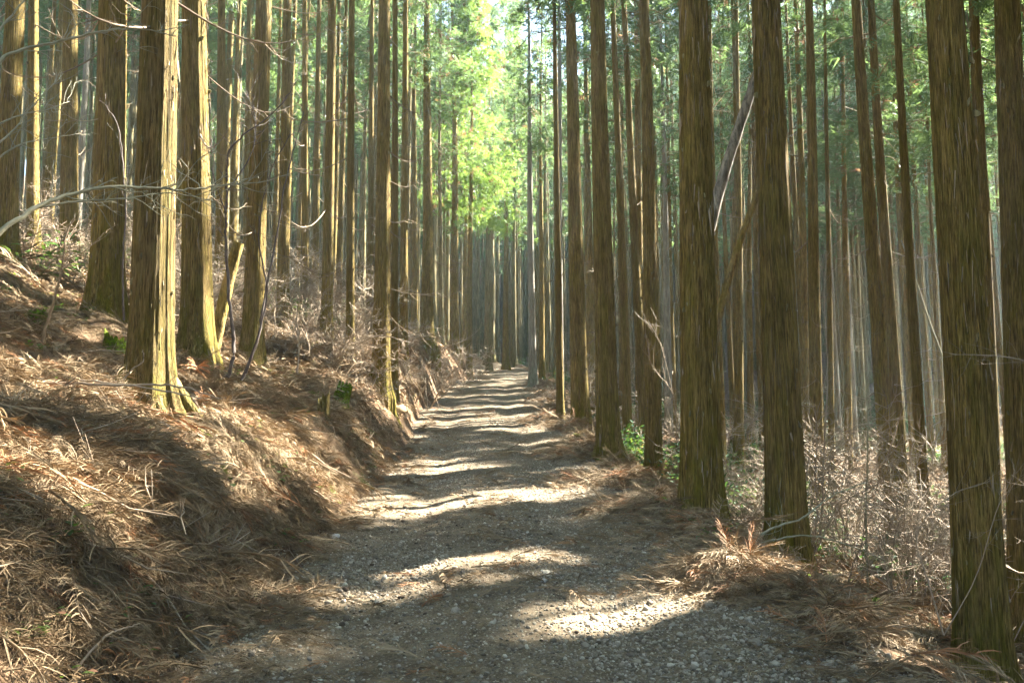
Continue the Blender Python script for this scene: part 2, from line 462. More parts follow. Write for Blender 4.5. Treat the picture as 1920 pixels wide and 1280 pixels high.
def lit(gx, gy, x, y, z):
    m = np.zeros(np.shape(gx), bool)
    for zp in (14, 16.5, 19, 21.5, 24, 26.5):
        t = (z - zp) / TANE
        m |= (np.hypot(x - Sxy[0] * t - HC[0], y - Sxy[1] * t - HC[1]) < 2.4) & (t > 2)
    for x1, y1, x2, y2, r in GAPS:
        dx, dy = x2 - x1, y2 - y1
        t = np.clip(((gx - x1) * dx + (gy - y1) * dy) / (dx * dx + dy * dy), 0, 1)
        m |= np.hypot(gx - x1 - t * dx, gy - y1 - t * dy) < r * (.75 + .6 * (fbm(gx * 1.1, gy * 1.1, 2) + .5))
    s = -gx * Sxy[1] + gy * Sxy[0]; q = gx * Sxy[0] + gy * Sxy[1]
    far = np.maximum(sstep(11, 18, gy), sstep(-4.5, -7, gx))
    m |= ((.62 * vnoise(s * .8 + 3.1, q * .7) + .38 * vnoise(s * 2.3 + 8, q * 1.9)) > (.72 - .19 * far)) & ((gy > 9) | (gx < -4))
    m |= (vnoise(s * 2.2 + 13.1, q * .6) > .90)
    return m

# ------------------------------------------------------------------ trees
def noise3(a, z, k=9, seed=0):
    """periodic-in-angle ridges, a in radians, z in metres"""
    r = np.random.default_rng(seed)
    s = np.zeros(np.broadcast(a, z).shape)
    for i in range(k):
        fa = r.integers(3, 38); fz = r.uniform(.15, 1.6); ph = r.uniform(0, 6.28); w = r.uniform(-1, 1)
        s += np.cos(fa * a + ph + w * 1.2 * np.sin(fz * z + ph)) / math.sqrt(k)
    return s
def trunk_mesh(name, mat, H=1.0, sides=96, zs=None, rough=.02, seed=0, flare=.5, top=.06):
    """radius 1 at breast height, real height H metres; only x,y are scaled on use"""
    r = np.random.default_rng(seed)
    a = np.arange(sides) * 2 * np.pi / sides
    A, Z = np.meshgrid(a, zs)
    prof = np.maximum(1.04 * (1 - Z / (H * 1.02)), top)
    lob = sum(r.uniform(.4, 1) * np.cos(n * A + r.uniform(0, 6.28)) for n in (1, 2, 3, 5, 7)) * .15
    fl = 1 + np.exp(-np.maximum(Z, 0) / .34) * (flare + lob * 1.3) + np.exp(-np.maximum(Z, 0) / 1.8) * (.06 + lob * .25)
    R = prof * fl
    if rough:
        n1 = noise3(A, Z, 16, seed); n1 = 1 - np.abs(n1)
        R = R * (1 + rough * 1.6 * n1 + rough * .8 * noise3(A, Z * 4, 12, seed + 5) + .012 * noise3(A * 1.0, Z * .8, 3, seed + 9))
    bx = .7 * np.sin(Z * .3 + seed) * (Z / H); by = .25 * np.cos(Z * .27 + seed * 2) * (Z / H) - .25 * (Z / H) * math.cos(seed * 2)
    v = np.stack([R * np.cos(A) + bx, R * np.sin(A) + by, Z], -1)
    mb = MB(); n = len(zs)
    i = np.arange(n - 1)[:, None] * sides; j = np.arange(sides)[None, :]; j2 = (j + 1) % sides
    mb.add(v, np.stack([i + j, i + j2, i + sides + j2, i + sides + j], -1).reshape(-1, 4))
    mb.add(v[-1], np.array([[0, k, k + 1] for k in range(1, sides - 1)]))
    return mb.mesh(name, mat)
H0 = 26.0
zs_near = np.concatenate([np.arange(-.6, 7.6, .045), np.linspace(7.7, H0, 40)])
zs_mid = np.concatenate([np.arange(-.8, 3, .25), np.linspace(3.2, H0, 36)])
zs_far = np.concatenate([[-1.5, 0, .3, .8], np.linspace(2, H0, 12)])
TR_near = [trunk_mesh('cedar_trunk', M_bark, H0, 112, zs_near, .020, 3 + k) for k in range(3)]
TR_moss = [trunk_mesh('cedar_trunk', M_bark_moss, H0, 128, zs_near, .018, 21, .85)]
TR_mid = [trunk_mesh('cedar_trunk', M_bark, H0, 28, zs_mid, .022, 40 + k) for k in range(4)]
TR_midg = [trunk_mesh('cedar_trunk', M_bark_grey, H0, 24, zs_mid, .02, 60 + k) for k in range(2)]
TR_far = [trunk_mesh('cedar_trunk', M_bark_far, H0, 10, zs_far, .0, 50 + k) for k in range(4)]

def bark_shreds(seed, n=260, zmax=7.5):
    """thin slivers of bark lifting off the trunk, and stubs of old branches"""
    r = np.random.default_rng(seed); mb = MB()
    for k in range(n):
        a = r.uniform(0, 6.283); z = r.uniform(.2, zmax); L = r.uniform(.06, .36); w = r.uniform(.004, .012)
        pr = 1.04 * (1 - z / (H0 * 1.02)) * (1 + math.exp(-z / .42) * .38)
        lift = r.uniform(.03, .16); tw = r.uniform(-.03, .03)
        p = []
        for q, (dz, dr) in enumerate(((0, .0), (.5, lift * .35), (1, lift))):
            ww = w * (1 - .6 * dz) * 4.5
            for s_ in (-1, 1):
                aa = a + s_ * ww / 2 + tw * dz * 4
                rr = pr * 1.015 + dr * (1 if r.random() > .2 else .4)
                p.append((rr * math.cos(aa), rr * math.sin(aa), z - L * dz * (1 if r.random() > .1 else -.3)))
        mb.add(p, [[0, 1, 3, 2], [2, 3, 5, 4]], r.random())
    return mb.mesh('bark_shreds', M_deadbranch)
def branch_stubs(seed, n=46, zmin=1.0, zmax=9):
    r = np.random.default_rng(seed); mb = MB()
    for k in range(n):
        a = r.uniform(0, 6.283); z = r.uniform(zmin, zmax)
        pr = 1.04 * (1 - z / (H0 * 1.02))
        d = np.array([math.cos(a), math.sin(a), r.uniform(-.3, .2)])
        p0 = np.array([pr * .97 * math.cos(a), pr * .97 * math.sin(a), z])
        L = r.uniform(.10, .30)
        q = np.array([1, 1, .25]); tube(mb, [p0, p0 + d * L * .6, p0 + d * L], [.045, .035, .018], 5, r.random() * .5)
    return mb.mesh('branch_stubs', M_bark_far)
SHREDS = [bark_shreds(80 + k) for k in range(3)]
STUBS = [branch_stubs(90 + k) for k in range(3)]

def dead_branch_mesh(seed, L):
    """an old lower branch: leaves the trunk level, sags, tip turning up, a few side twigs"""
    r = np.random.default_rng(seed); mb = MB()
    n = 9; t = np.linspace(0, 1, n)
    sag = r.uniform(.12, .3) * L; wob = r.uniform(-.12, .12)
    pts = np.stack([L * t, wob * L * t * t, -sag * np.sin(t * 2.1) + sag * .9 * t ** 3 * 1.1], 1)
    tube(mb, pts, .012 * (1 - t * .8) * (.6 + L * .35), 5, r.random())
    for k in range(int(3 + L * 4)):
        i = r.integers(2, n - 1); p0 = pts[i]
        d = np.array([r.uniform(.4, 1), r.choice([-1, 1]) * r.uniform(.3, 1), r.uniform(-.5, .35)]); d /= np.linalg.norm(d)
        l = r.uniform(.12, .45) * (.5 + L * .4)
        q = np.array([p0, p0 + d * l * .5 + [0, 0, -.02], p0 + d * l + [0, 0, r.uniform(-.08, .1)]])
        tube(mb, q, [.005, .0035, .002], 3, r.random(), False)
    return mb.mesh('dead_branch', M_deadbranch)
DEADB = [dead_branch_mesh(100 + k, L) for k, L in enumerate((.5, .8, 1.1, 1.5, 1.9, 2.4))]

# crown: sprays of leaflets on drooping branches. Kept as arrays, so gaps can be thinned out of it.
def crown_arrays(seed, zb, zt, rmax, nb, ns, nl, lw=.07, ll=.30):
    r = np.random.default_rng(seed)
    hb = zb + (zt - zb) * np.sort(r.random(nb)) ** .9
    az = r.uniform(0, 6.283, nb) + np.arange(nb) * 2.4
    k = (zt - hb) / (zt - zb)
    L = rmax * (.22 + .78 * np.sin(np.clip(k * 1.25, 0, 1.35)) ) * r.uniform(.6, 1.15, nb)
    clump = np.sin(hb * 1.9 + az * 1.3 + seed) > -.55            # leaves gaps between whorls
    L = np.where(clump, L, L * .55)
    t = r.random((nb, ns)) ** .6
    tt = .22 + .78 * t
    up = r.uniform(-.05, .5, nb)
    cx = (L * np.cos(az))[:, None] * tt; cyy = (L * np.sin(az))[:, None] * tt
    cz = hb[:, None] + (L * up)[:, None] * tt - (L * .75)[:, None] * tt ** 2 * .8
    off = r.normal(0, .13, (nb, ns, 3)) * (1 + .4 * L[:, None, None]); off[..., 2] -= .1
    c = np.stack([cx, cyy, cz], -1) + off
    c = c.reshape(-1, 3); m = len(c)
    out = np.stack([np.repeat(np.cos(az), ns), np.repeat(np.sin(az), ns), np.full(m, -.35)], -1)
    out = out * .7 + r.normal(0, .45, (m, 3)); out /= np.linalg.norm(out, axis=1, keepdims=True)
    d = out[:, None, :] + r.normal(0, .38, (m, nl, 3)); d /= np.linalg.norm(d, axis=2, keepdims=True)
    w = np.cross(d, r.normal(0, 1, (m, nl, 3))); w /= np.linalg.norm(w, axis=2, keepdims=True)
    l = r.uniform(.6, 1.15, (m, nl, 1)) * ll; ww = r.uniform(.6, 1.2, (m, nl, 1)) * lw
    base = c[:, None, :] + r.normal(0, .05, (m, nl, 3))
    V = np.stack([base - w * ww * .5, base + w * ww * .5, base + d * l], 2)      # m, nl, 3, 3
    tint = np.clip(r.random(m)[:, None] * .6 + r.random((m, nl)) * .4, 0, 1)
    deadb = (r.random(m) < .05)
    tint = np.where(deadb[:, None], 1.0, np.minimum(tint, .94))
    return dict(c=c, V=V, tint=tint, hb=hb, az=az, L=L, up=up)
def crown_mesh(A, keep=None, mat=None):
    V = A['V']; T = A['tint']
    if keep is not None: V = V[keep]; T = T[keep]
    n = V.shape[0] * V.shape[1]
    mb = MB(); mb.add(V.reshape(-1, 3), np.arange(n * 3).reshape(-1, 3), np.repeat(T.ravel(), 3))
    return mb.mesh('crown', mat or M_leaf, False)
def limbs_mesh(A, frac=.5):
    """the living branches that carry the crown"""
    mb = MB(); nb = len(A['hb'])
    for k in range(0, nb, max(1, int(1 / frac))):
        tt = np.array([0, .5, 1.]); L = A['L'][k]
        p = np.stack([L * math.cos(A['az'][k]) * tt, L * math.sin(A['az'][k]) * tt,
                      A['hb'][k] + L * A['up'][k] * tt - L * .6 * tt ** 2], 1)
        tube(mb, p, [.022, .014, .005], 3, .3, False)
    return mb.mesh('limbs', M_bark_far)
CR_hi = [crown_arrays(200 + k, zb, 26.5, rm, 92, 14, 10, .036, .27) for k, (zb, rm) in enumerate(((12.5, 2.1), (11, 2.2), (14, 1.9)))]
CR_low = [crown_arrays(230 + k, zb, 26.5, rm, 110, 14, 11, .038, .28) for k, (zb, rm) in enumerate(((11.5, 2.0), (10.5, 2.1)))]
CR_coarse = [crown_arrays(200 + k, zb, 26.5, rm, 92, 14, 4, .075, .30) for k, (zb, rm) in enumerate(((12.5, 2.1), (11, 2.2), (14, 1.9)))]
CR_shared = [crown_mesh(a) for a in CR_hi + CR_low]
LIMBS = [limbs_mesh(a) for a in CR_hi + CR_low]
CR_all = CR_hi + CR_low
CR_hero = crown_arrays(260, 8.6, 23, 3.1, 150, 26, 15, .030, .30)

ROOTS = {'thick mossy cedar with a sunlit golden edge and spreading foot, largest on the left bank': [-.95, -.15, -1.9, -2.7, 2.2]}
TREES = []                                   # x, y of every tree, to keep the others off
def tree(x, y, diam, lean=(0, 0), lod='mid', label='', group=None, crown=None, nb=0, brange=(3, 9), H=None, rz=None, sc_b=1.0,
         grey=False, moss=False, name='cedar_tree', bside=None, r=None):
    r = r or rng
    z = float(GZ(x, y))
    H = H or r.uniform(23, 28)
    root = bpy.data.objects.new(name, None)
    root.empty_display_size = .3
    COL.objects.link(root)
    root.location = (x, y, z - .02)
    k = H / H0
    ax = Vector((lean[0], lean[1], 1)).normalized()
    q = Vector((0, 0, 1)).rotation_difference(ax)
    rz = r.uniform(0, 6.283) if rz is None else rz
    root.rotation_mode = 'QUATERNION'
    root.rotation_quaternion = q @ Matrix.Rotation(rz, 3, 'Z').to_quaternion()
    tag(root, label, 'tree', group)
    rr = diam / 2
    me = {'near': TR_near, 'mid': TR_mid, 'far': TR_far}[lod]
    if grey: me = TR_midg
    if moss: me = TR_moss
    me = me[int(r.integers(len(me)))]
    t = link('trunk', me, root); t.scale = (rr, rr, k)
    if lod == 'near':
        s = link('bark_shreds', SHREDS[int(r.integers(3))], root); s.scale = (rr, rr, k); s['kind'] = 'stuff'
    if lod == 'near':
        dirs = ROOTS.get(label, [r.uniform(0, 6.28) for _ in range(4)])
        for a in dirs:
            mb = MB(); L = r.uniform(.35, .6) * (1.5 if label in ROOTS else 1)
            pts = []
            for q in (0, .25, .5, .75, 1.0):
                rad_ = rr * .55 + L * q
                aw = a + .25 * math.sin(q * 3 + a)
                wx, wy = x + rad_ * math.cos(aw), y + rad_ * math.sin(aw)
                zz_ = max(float(GZ(wx, wy)) - z + .02, -1.2) + .42 * (1 - q) ** 3 * (1.25 if label in ROOTS else .8) + .02 - .10 * q
                pts.append(Vector((rad_ * math.cos(aw), rad_ * math.sin(aw), zz_)))
            inv = root.rotation_quaternion.inverted()
            pp = spline([inv @ p_ for p_ in pts], 5)
            tube(mb, pp, np.linspace(rr * .34, .022, len(pp)) * (1 + .25 * r.random(len(pp))), 14, .5, True, .16)
            mb.build('root', M_bark_moss if moss else M_bark, root)
    if lod in ('near', 'mid'):
        s = link('branch_stubs', STUBS[int(r.integers(3))], root); s.scale = (rr * .98, rr * .98, k); s['kind'] = 'stuff'
    if crown is not None:
        ci, custom = crown
        A = CR_hero if ci == 'hero' else CR_all[ci]
        if ci == 'hero': custom = None
        M = Matrix.Translation(root.location) @ root.rotation_quaternion.to_matrix().to_4x4()
        kz = 1.0 if ci == 'hero' else k
        if custom:
            c = A['c'] * [1, 1, kz]
            cw = c @ np.array(M.to_3x3()).T + np.array(M.translation)
            gx, gy = landing(cw[:, 0], cw[:, 1], cw[:, 2])
            keep = ~lit(gx, gy, cw[:, 0], cw[:, 1], cw[:, 2])
            if keep.sum() > 10:
                o = link('crown', crown_mesh(A, keep), root); o.scale = (1, 1, kz); o['kind'] = 'stuff'
        else:
            o = link('crown', crown_mesh(A, None, M_leaf_sunlit) if ci == 'hero' else CR_shared[ci], root); o.scale = (1, 1, kz); o['kind'] = 'stuff'
        if lod != 'far' or custom:
            o = link('limbs', LIMBS[0 if ci == 'hero' else ci], root); o.scale = (1, 1, kz); o['kind'] = 'stuff'
    for i in range(nb):
        zz = brange[0] + (brange[1] - brange[0]) * (i + r.random()) / nb
        a = r.uniform(0, 6.283) if bside is None else bside - rz + r.normal(0, .5)
        bi = int(np.clip(r.normal(2.2 * sc_b, 1.4), 0, 5))
        b = link('dead_branch', DEADB[bi], root)
        pr = rr * 1.0 * (1 - zz / H) * .9
        b.location = (pr * math.cos(a), pr * math.sin(a), zz)
        b.rotation_euler = (r.uniform(-.3, .3), r.uniform(-.25, .35), a)
        s = r.uniform(.8, 1.25); b.scale = (s, s, s)
    TREES.append((x, y))
    return root
def tree_px(xb, xt, d, diam, label, **kw):
    """base seen at column xb, and the trunk crossing the top edge of the photo at column xt"""
    x = y = None
    p = P(xb, 900, d); yb = d
    z = float(GZ((xb - 960) / F * d, d))
    X = (xb - 960) / F * (d * _c + (z - 1.5) * _s)
    z = float(GZ(X, d))
    q = P(xt, 0, d)
    lean = (q.x - X) / (q.z - z)
    return tree(X, d, diam, (lean, 0), label=label, **kw)

near_trees = [
 # xb, xt, d, diam, label, extras
 (280, 302, 8.0, .44, 'thick mossy cedar with a sunlit golden edge and spreading foot, largest on the left bank', dict(lod='near', moss=True, rz=2.2, nb=2, brange=(3.2, 5))),
 (200, 215, 11.8, .48, 'reddish broad cedar just left of the golden sunlit one, flared foot among litter', dict(lod='near', nb=5, brange=(2.5, 6))),
 (370, 368, 12.2, .47, 'shaded grey brown cedar standing right behind the golden sunlit trunk', dict(lod='near', nb=6, brange=(2, 6))),
 (6, 28, 14.5, .38, 'pale leaning cedar at the left edge of the photo with a green mossy foot', dict(lod='near', nb=3, brange=(2, 6))),
 (128, 135, 17.5, .37, 'slim cedar left of the reddish one, green leaves growing at its foot', dict(nb=6, brange=(2, 8))),
 (62, 62, 19.5, .30, 'dark narrow cedar between the leaning edge tree and the slim one', dict(nb=4)),
 (472, 494, 15.0, .38, 'moss streaked cedar leaning slightly behind the dark crooked sapling', dict(lod='near', nb=6, brange=(2, 7))),
 (412, 416, 21, .27, 'thin cedar with a bright right edge, right of the shaded grey brown trunk', dict(nb=7, brange=(1.5, 8))),
 (530, 537, 20, .29, 'thin cedar right of the moss streaked one, tiny yellow buds before it', dict(nb=8, brange=(1.5, 8))),
 (573, 570, 24, .22, 'very slim grey cedar left of the bright edged orange trunk', dict(nb=7, brange=(1.5, 8))),
 (612, 621, 20, .29, 'orange brown cedar with a brilliant sunlit right edge on the bank top', dict(nb=8, brange=(1.5, 8))),
 (590, 600, 29, .26, 'grey slim cedar half hidden by the orange brown trunk', dict(nb=5, brange=(1.5, 9))),
 (657, 659, 18.5, .20, 'thin greenish cedar pole standing left of the thick dark trunk by the track', dict(nb=9, brange=(1, 8))),
 (713, 724, 17.6, .38, 'thick dark cedar at the lip of the cut bank above the track', dict(lod='near', nb=9, brange=(1.5, 8), bside=.3)),
 (739, 742, 18.6, .17, 'narrow cedar lit almost white, touching the thick dark trunk by the track', dict(nb=4, brange=(2, 8))),
 (757, 759, 24, .25, 'slim orange cedar second to the right of the thick dark trunk', dict(nb=6, brange=(2, 10), bside=0)),
 (800, 804, 33, .50, 'straight orange brown cedar with long sagging dead branches left of the bright foliage', dict(nb=16, brange=(3, 13), sc_b=1.9, bside=.1)),
 (777, 779, 38, .33, 'greyish cedar seen between the slim orange one and the one with sagging branches', dict(nb=5)),
 (852, 851, 44, .50, 'grey cedar above the pale twig thicket, half under the bright foliage', dict(nb=6, brange=(3, 11))),
 (872, 873, 52, .42, 'slim grey cedar just left of the track where it narrows', dict(nb=3)),
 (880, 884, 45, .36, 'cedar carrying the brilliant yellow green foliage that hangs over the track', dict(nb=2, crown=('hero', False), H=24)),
 (948, 948, 56, .44, 'slender brown cedar standing at the far end of the track', dict(nb=0)),
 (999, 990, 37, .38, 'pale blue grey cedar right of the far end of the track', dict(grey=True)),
 (1016, 1014, 42, .30, 'brownish cedar just behind the pale blue grey one', dict()),
 (1051, 1039, 22, .205, 'thin dark pole of a cedar at the right verge, first of the row', dict(nb=1, brange=(6, 7))),
 (1089, 1066, 21.5, .47, 'golden brown cedar second in the row on the right verge', dict(lod='near')),
 (1141, 1119, 14.8, .40, 'cedar third in the row on the right verge, sunlit rim and mossy foot', dict(lod='near', rz=1)),
 (1178, 1152, 22.5, .27, 'dark slim cedar behind the third one of the right row', dict(nb=1)),
 (1212, 1166, 23, .30, 'leaning reddish dark cedar crossing behind the right row', dict(nb=1)),
 (1227, 1208, 17, .35, 'straight cedar fourth on the right, foot down the slope behind debris', dict(lod='near', nb=1, brange=(7, 8))),
 (1319, 1299, 9.4, .44, 'massive shaded cedar at the track edge with shaggy brown bark, loose strip near its foot', dict(lod='near', rz=.4)),
 (1480, 1437, 9.9, .455, 'massive shaded cedar standing lower down beside the leaning grey log', dict(lod='near', rz=4.4)),
 (1850, 1778, 7.3, .42, 'nearest cedar at the right, thick shaggy trunk with orange peeling edge', dict(lod='near', rz=5.3)),
 (1932, 1893, 11.0, .46, 'shaggy cedar cut by the right edge of the photo', dict(lod='near')),
 (1868, 1830, 15.5, .33, 'dark cedar directly behind the nearest right trunk', dict(nb=1)),
 (1910, 1871, 20, .34, 'greenish grey cedar between the nearest right trunk and the right edge', dict(nb=1)),
 (1675, 1610, 17.0, .35, 'tall olive cedar rising from the tangle of twigs on the right slope', dict(lod='near', nb=2, brange=(5, 9))),
 (1700, 1633, 19.5, .33, 'brown cedar close behind the tall olive one on the right slope', dict(nb=2, brange=(5, 9))),
 (1742, 1682, 14.3, .20, 'narrow straight cedar left of the nearest right trunk', dict(nb=2, brange=(5, 9))),
 (1535, 1515, 18.2, .31, 'narrow brown cedar showing just right of the massive lower trunk', dict(nb=2, brange=(4, 8))),
 (1512, 1494, 27, .34, 'greyish cedar behind the narrow brown one right of the massive lower trunk', dict(nb=3, brange=(5, 12))),
 (1560, 1548, 25, .20, 'thin dark cedar pole in the middle of the right hollow', dict(nb=5, brange=(3, 12))),
 (1592, 1578, 30, .30, 'brown cedar left of the tall olive one, deeper in the hollow', dict(nb=3)),
 (1255, 1240, 34, .36, 'hazy grey cedar between the fourth tree and the massive trunk at the track edge', dict(grey=True)),
 (1385, 1384, 27, .33, 'mid brown cedar in the gap between the two massive trunks', dict(nb=3, brange=(4, 12))),
 (1408, 1402, 34, .30, 'hazy cedar behind the mid brown one between the two massive trunks', dict(nb=2)),
]
for k, (xb, xt, d, dm, lab, kw) in enumerate(near_trees):
    kw = dict(kw); kw.setdefault('lod', 'mid')
    X = (xb - 960) / F * d
    kw.setdefault('crown', ((k % 3), True))
    dm *= .9 if k not in (0, 1, 2) else .86
    tree_px(xb, xt, d, dm, lab, **kw)

ANCH = sorted([(-10, 'the left edge'), (17, 'the leaning edge tree'), (131, 'the slim cedar'), (207, 'the broad reddish trunk'), (290, 'the golden sunlit trunk'),
        (369, 'the big grey brown trunk'), (483, 'the moss streaked trunk'), (534, 'the budded thin trunk'), (616, 'the bright edged trunk'), (658, 'the greenish pole'),
        (718, 'the thick dark trunk'), (802, 'the sagging branched trunk'), (860, 'the grey bank top trunk'), (899, 'the bright foliaged tree'),
        (994, 'the blue grey trunk'), (1045, 'the thin dark verge pole'), (1078, 'the golden verge tree'), (1130, 'the third verge tree'), (1190, 'the leaning reddish trunk'),
        (1217, 'the fourth verge tree'), (1309, 'the track edge giant'), (1458, 'the lower giant'), (1525, 'the narrow brown trunk'),
        (1642, 'the tall olive trunk'), (1712, 'the narrow straight trunk'), (1814, 'the nearest right trunk'), (1915, 'the right edge trunk'), (1990, 'the right edge')])
def gap_name(px):
    for (a, an), (b, bn) in zip(ANCH, ANCH[1:]):
        if px < b: return an, bn
    return ANCH[-2][1], ANCH[-1][1]
USED = {}
def bg_label(px, dist, dm):
    a, b = gap_name(px)
    th = 'thin' if dm < .24 else ('medium' if dm < .31 else 'stout')
    dd = 'brown' if dist < 32 else ('greyish' if dist < 44 else 'hazy far')
    lab = '%s %s cedar between %s and %s' % (th, dd, a.replace('the ', '', 1), b.replace('the ', '', 1))
    USED[lab] = USED.get(lab, 0) + 1
    return lab

# the rest of the plantation, row after row
def free(x, y, dmin):
    return all((x - a) ** 2 + (y - b) ** 2 > dmin * dmin for a, b in TREES)
cands = []
r2 = np.random.default_rng(77)
SP = 2.25
for iy in range(-8, 28):
    for ix in range(-28, 30):
        x = ix * SP + (iy % 2) * SP / 2 + r2.normal(0, .5); y = iy * SP + r2.normal(0, .5)
        cands.append((x, y))
cands.sort(key=lambda p: p[0] ** 2 + p[1] ** 2)
HERO_COL = [(280, 60, 9), (1319, 50, 10)]
nvis = 0; nout = 0
around = MB(); around_pts = []; around_trunks = []
for x, y in cands:
    off = x - float(XC(y))
    if y < 54 and -2.3 - (.5 if y > 15 else 0) < off < 2.4: continue
    z = float(GZ(x, y))
    infr = False
    if y > 1:
        px, py, dd = proj(x, y, z)
        infr = -60 < px < 1980
    if infr:
        if y < 23.5: continue
        if y > 60: continue
        if 840 < px < 1040 and y < 50: continue
        if px < 700 and y < 25: continue
    else:
        # outside the frame: only the ones whose crowns shade the place
        if x < -26 or y < -16 or x > 36 or y > 36: continue
        if math.hypot(x, y) < 4.5: continue
        if y > 1 and abs(px - 960) < 1160: continue
        if r2.random() < .08: continue
    if not free(x, y, 1.45): continue
    lean = (r2.normal(0, .008), r2.normal(0, .008))
    dist = math.hypot(x, y)
    gx, gy = landing(np.full(3, x), np.full(3, y), z + np.array([11, 18, 26]))
    custom = bool(((-20 < gx) & (gx < 10) & (-3 < gy) & (gy < 44)).any())
    dm = float(np.clip(r2.normal(.27, .06), .15, .42))
    if infr:
        nvis += 1
        if y < 40:
            g = 'shaded trunks a little way up the left slope' if px < 800 else ('trunks in the hollow right of the track' if px > 1060 else 'trunks around the bend of the track')
            lab = bg_label(px, dist, dm)
            lod = 'mid'
        else:
            g = 'hazy far trunks on the left slope' if px < 800 else ('hazy far trunks beyond the end of the track' if px < 1060 else 'hazy far trunks across the right hollow')
            lab = bg_label(px, dist, dm)
            lod = 'far'
        ci = int(r2.integers(5)) if (px > 1000 or y > 30) else int(r2.integers(3))
        tree(x, y, dm, lean, lod=lod, label=lab, group=g, crown=None if (dist > 38 and 780 < px < 1300 and r2.random() < .55) else (ci, custom), nb=int(r2.integers(3, 8) + 3 * (px < 800)) if (lod == 'mid') else (2 if px < 900 else 0),
             brange=(2, 12), r=r2, grey=(r2.random() < .12 and lod == 'mid'), sc_b=1.2)
    else:
        nout += 1
        TREES.append((x, y))
        ci = int(r2.integers(3)); k = r2.uniform(.9, 1.08); yaw = r2.uniform(0, 6.28)
        A = CR_coarse[ci]; cyw, syw = math.cos(yaw), math.sin(yaw)
        Rm = np.array([[cyw, -syw, 0], [syw, cyw, 0], [0, 0, k]])
        c = A['c'] @ Rm.T + [x, y, z]
        if custom:
            lx, ly = landing(c[:, 0], c[:, 1], c[:, 2]); keep = ~lit(lx, ly, c[:, 0], c[:, 1], c[:, 2])  # unseen crowns shaped for the light: sprays over wanted sun patches dropped
            V = A['V'][keep] @ Rm.T + [x, y, z]; nn_ = V.shape[0] * V.shape[1]
            around.add(V.reshape(-1, 3), np.arange(nn_ * 3).reshape(-1, 3), np.repeat(A['tint'][keep].ravel(), 3))
        else:
            around_pts.append((x, y, z, yaw, k, ci))
        around_trunks.append((x, y, z, yaw, k, dm / 2))
print('NVIS', nvis, 'outside', nout, 'labels', len(USED), max(USED.values()))

# ------------------------------------------------------------------ scattering (what nobody could count)
def scatter(name, pts, rots, scl, idx, meshes, label, kind='stuff'):
    pts = np.asarray(pts, np.float32)
    me = bpy.data.meshes.new(name)
    me.vertices.add(len(pts)); me.vertices.foreach_set('co', pts.ravel())
    a = me.attributes.new('rot', 'FLOAT_VECTOR', 'POINT'); a.data.foreach_set('vector', np.asarray(rots, np.float32).ravel())
    a = me.attributes.new('scl', 'FLOAT_VECTOR', 'POINT'); a.data.foreach_set('vector', np.asarray(scl, np.float32).ravel())
    a = me.attributes.new('idx', 'INT', 'POINT'); a.data.foreach_set('value', np.asarray(idx, np.int32))
    src = bpy.data.collections.new(name + '_sources')
    for k, m in enumerate(meshes):
        src.objects.link(bpy.data.objects.new('%s_%02d' % (name, k), m))
    o = link(name, me)
    ng = bpy.data.node_groups.new(name + '_spread', 'GeometryNodeTree')
    ng.interface.new_socket('Geometry', in_out='INPUT', socket_type='NodeSocketGeometry')
    ng.interface.new_socket('Geometry', in_out='OUTPUT', socket_type='NodeSocketGeometry')
    gi = ng.nodes.new('NodeGroupInput'); go = ng.nodes.new('NodeGroupOutput')
    ci = ng.nodes.new('GeometryNodeCollectionInfo'); ci.inputs['Collection'].default_value = src
    ci.inputs['Separate Children'].default_value = True; ci.inputs['Reset Children'].default_value = True
    ip = ng.nodes.new('GeometryNodeInstanceOnPoints')
    ip.inputs['Pick Instance'].default_value = True
    def na(n, t):
        q = ng.nodes.new('GeometryNodeInputNamedAttribute'); q.data_type = t; q.inputs['Name'].default_value = n
        return q.outputs[0]
    e2r = ng.nodes.new('FunctionNodeEulerToRotation')
    L = ng.links.new
    L(gi.outputs[0], ip.inputs['Points']); L(ci.outputs[0], ip.inputs['Instance'])
    L(na('idx', 'INT'), ip.inputs['Instance Index'])
    L(na('rot', 'FLOAT_VECTOR'), e2r.inputs[0]); L(e2r.outputs[0], ip.inputs['Rotation'])
    L(na('scl', 'FLOAT_VECTOR'), ip.inputs['Scale']); L(ip.outputs[0], go.inputs[0])
    md = o.modifiers.new('spread', 'NODES'); md.node_group = ng
    tag(o, label, kind=kind)
    return o
def lay_euler(n, yaw, tilt=None, r=rng):
    """euler angles that lay +X along yaw on a surface of normal n"""
    m = len(n)
    x = np.stack([np.cos(yaw), np.sin(yaw), np.zeros(m)], -1)
    if tilt is not None:
        n = n + r.normal(0, 1, (m, 3)) * tilt[:, None]; n /= np.linalg.norm(n, axis=1, keepdims=True)
    x = x - n * np.sum(x * n, 1, keepdims=True); x /= np.linalg.norm(x, axis=1, keepdims=True)
    y = np.cross(n, x)
    # R columns x,y,n -> XYZ euler
    ey = -np.arcsin(np.clip(x[:, 2], -1, 1)); ex = np.arctan2(y[:, 2], n[:, 2]); ez = np.arctan2(x[:, 1], x[:, 0])
    return np.stack([ex, ey, ez], -1)

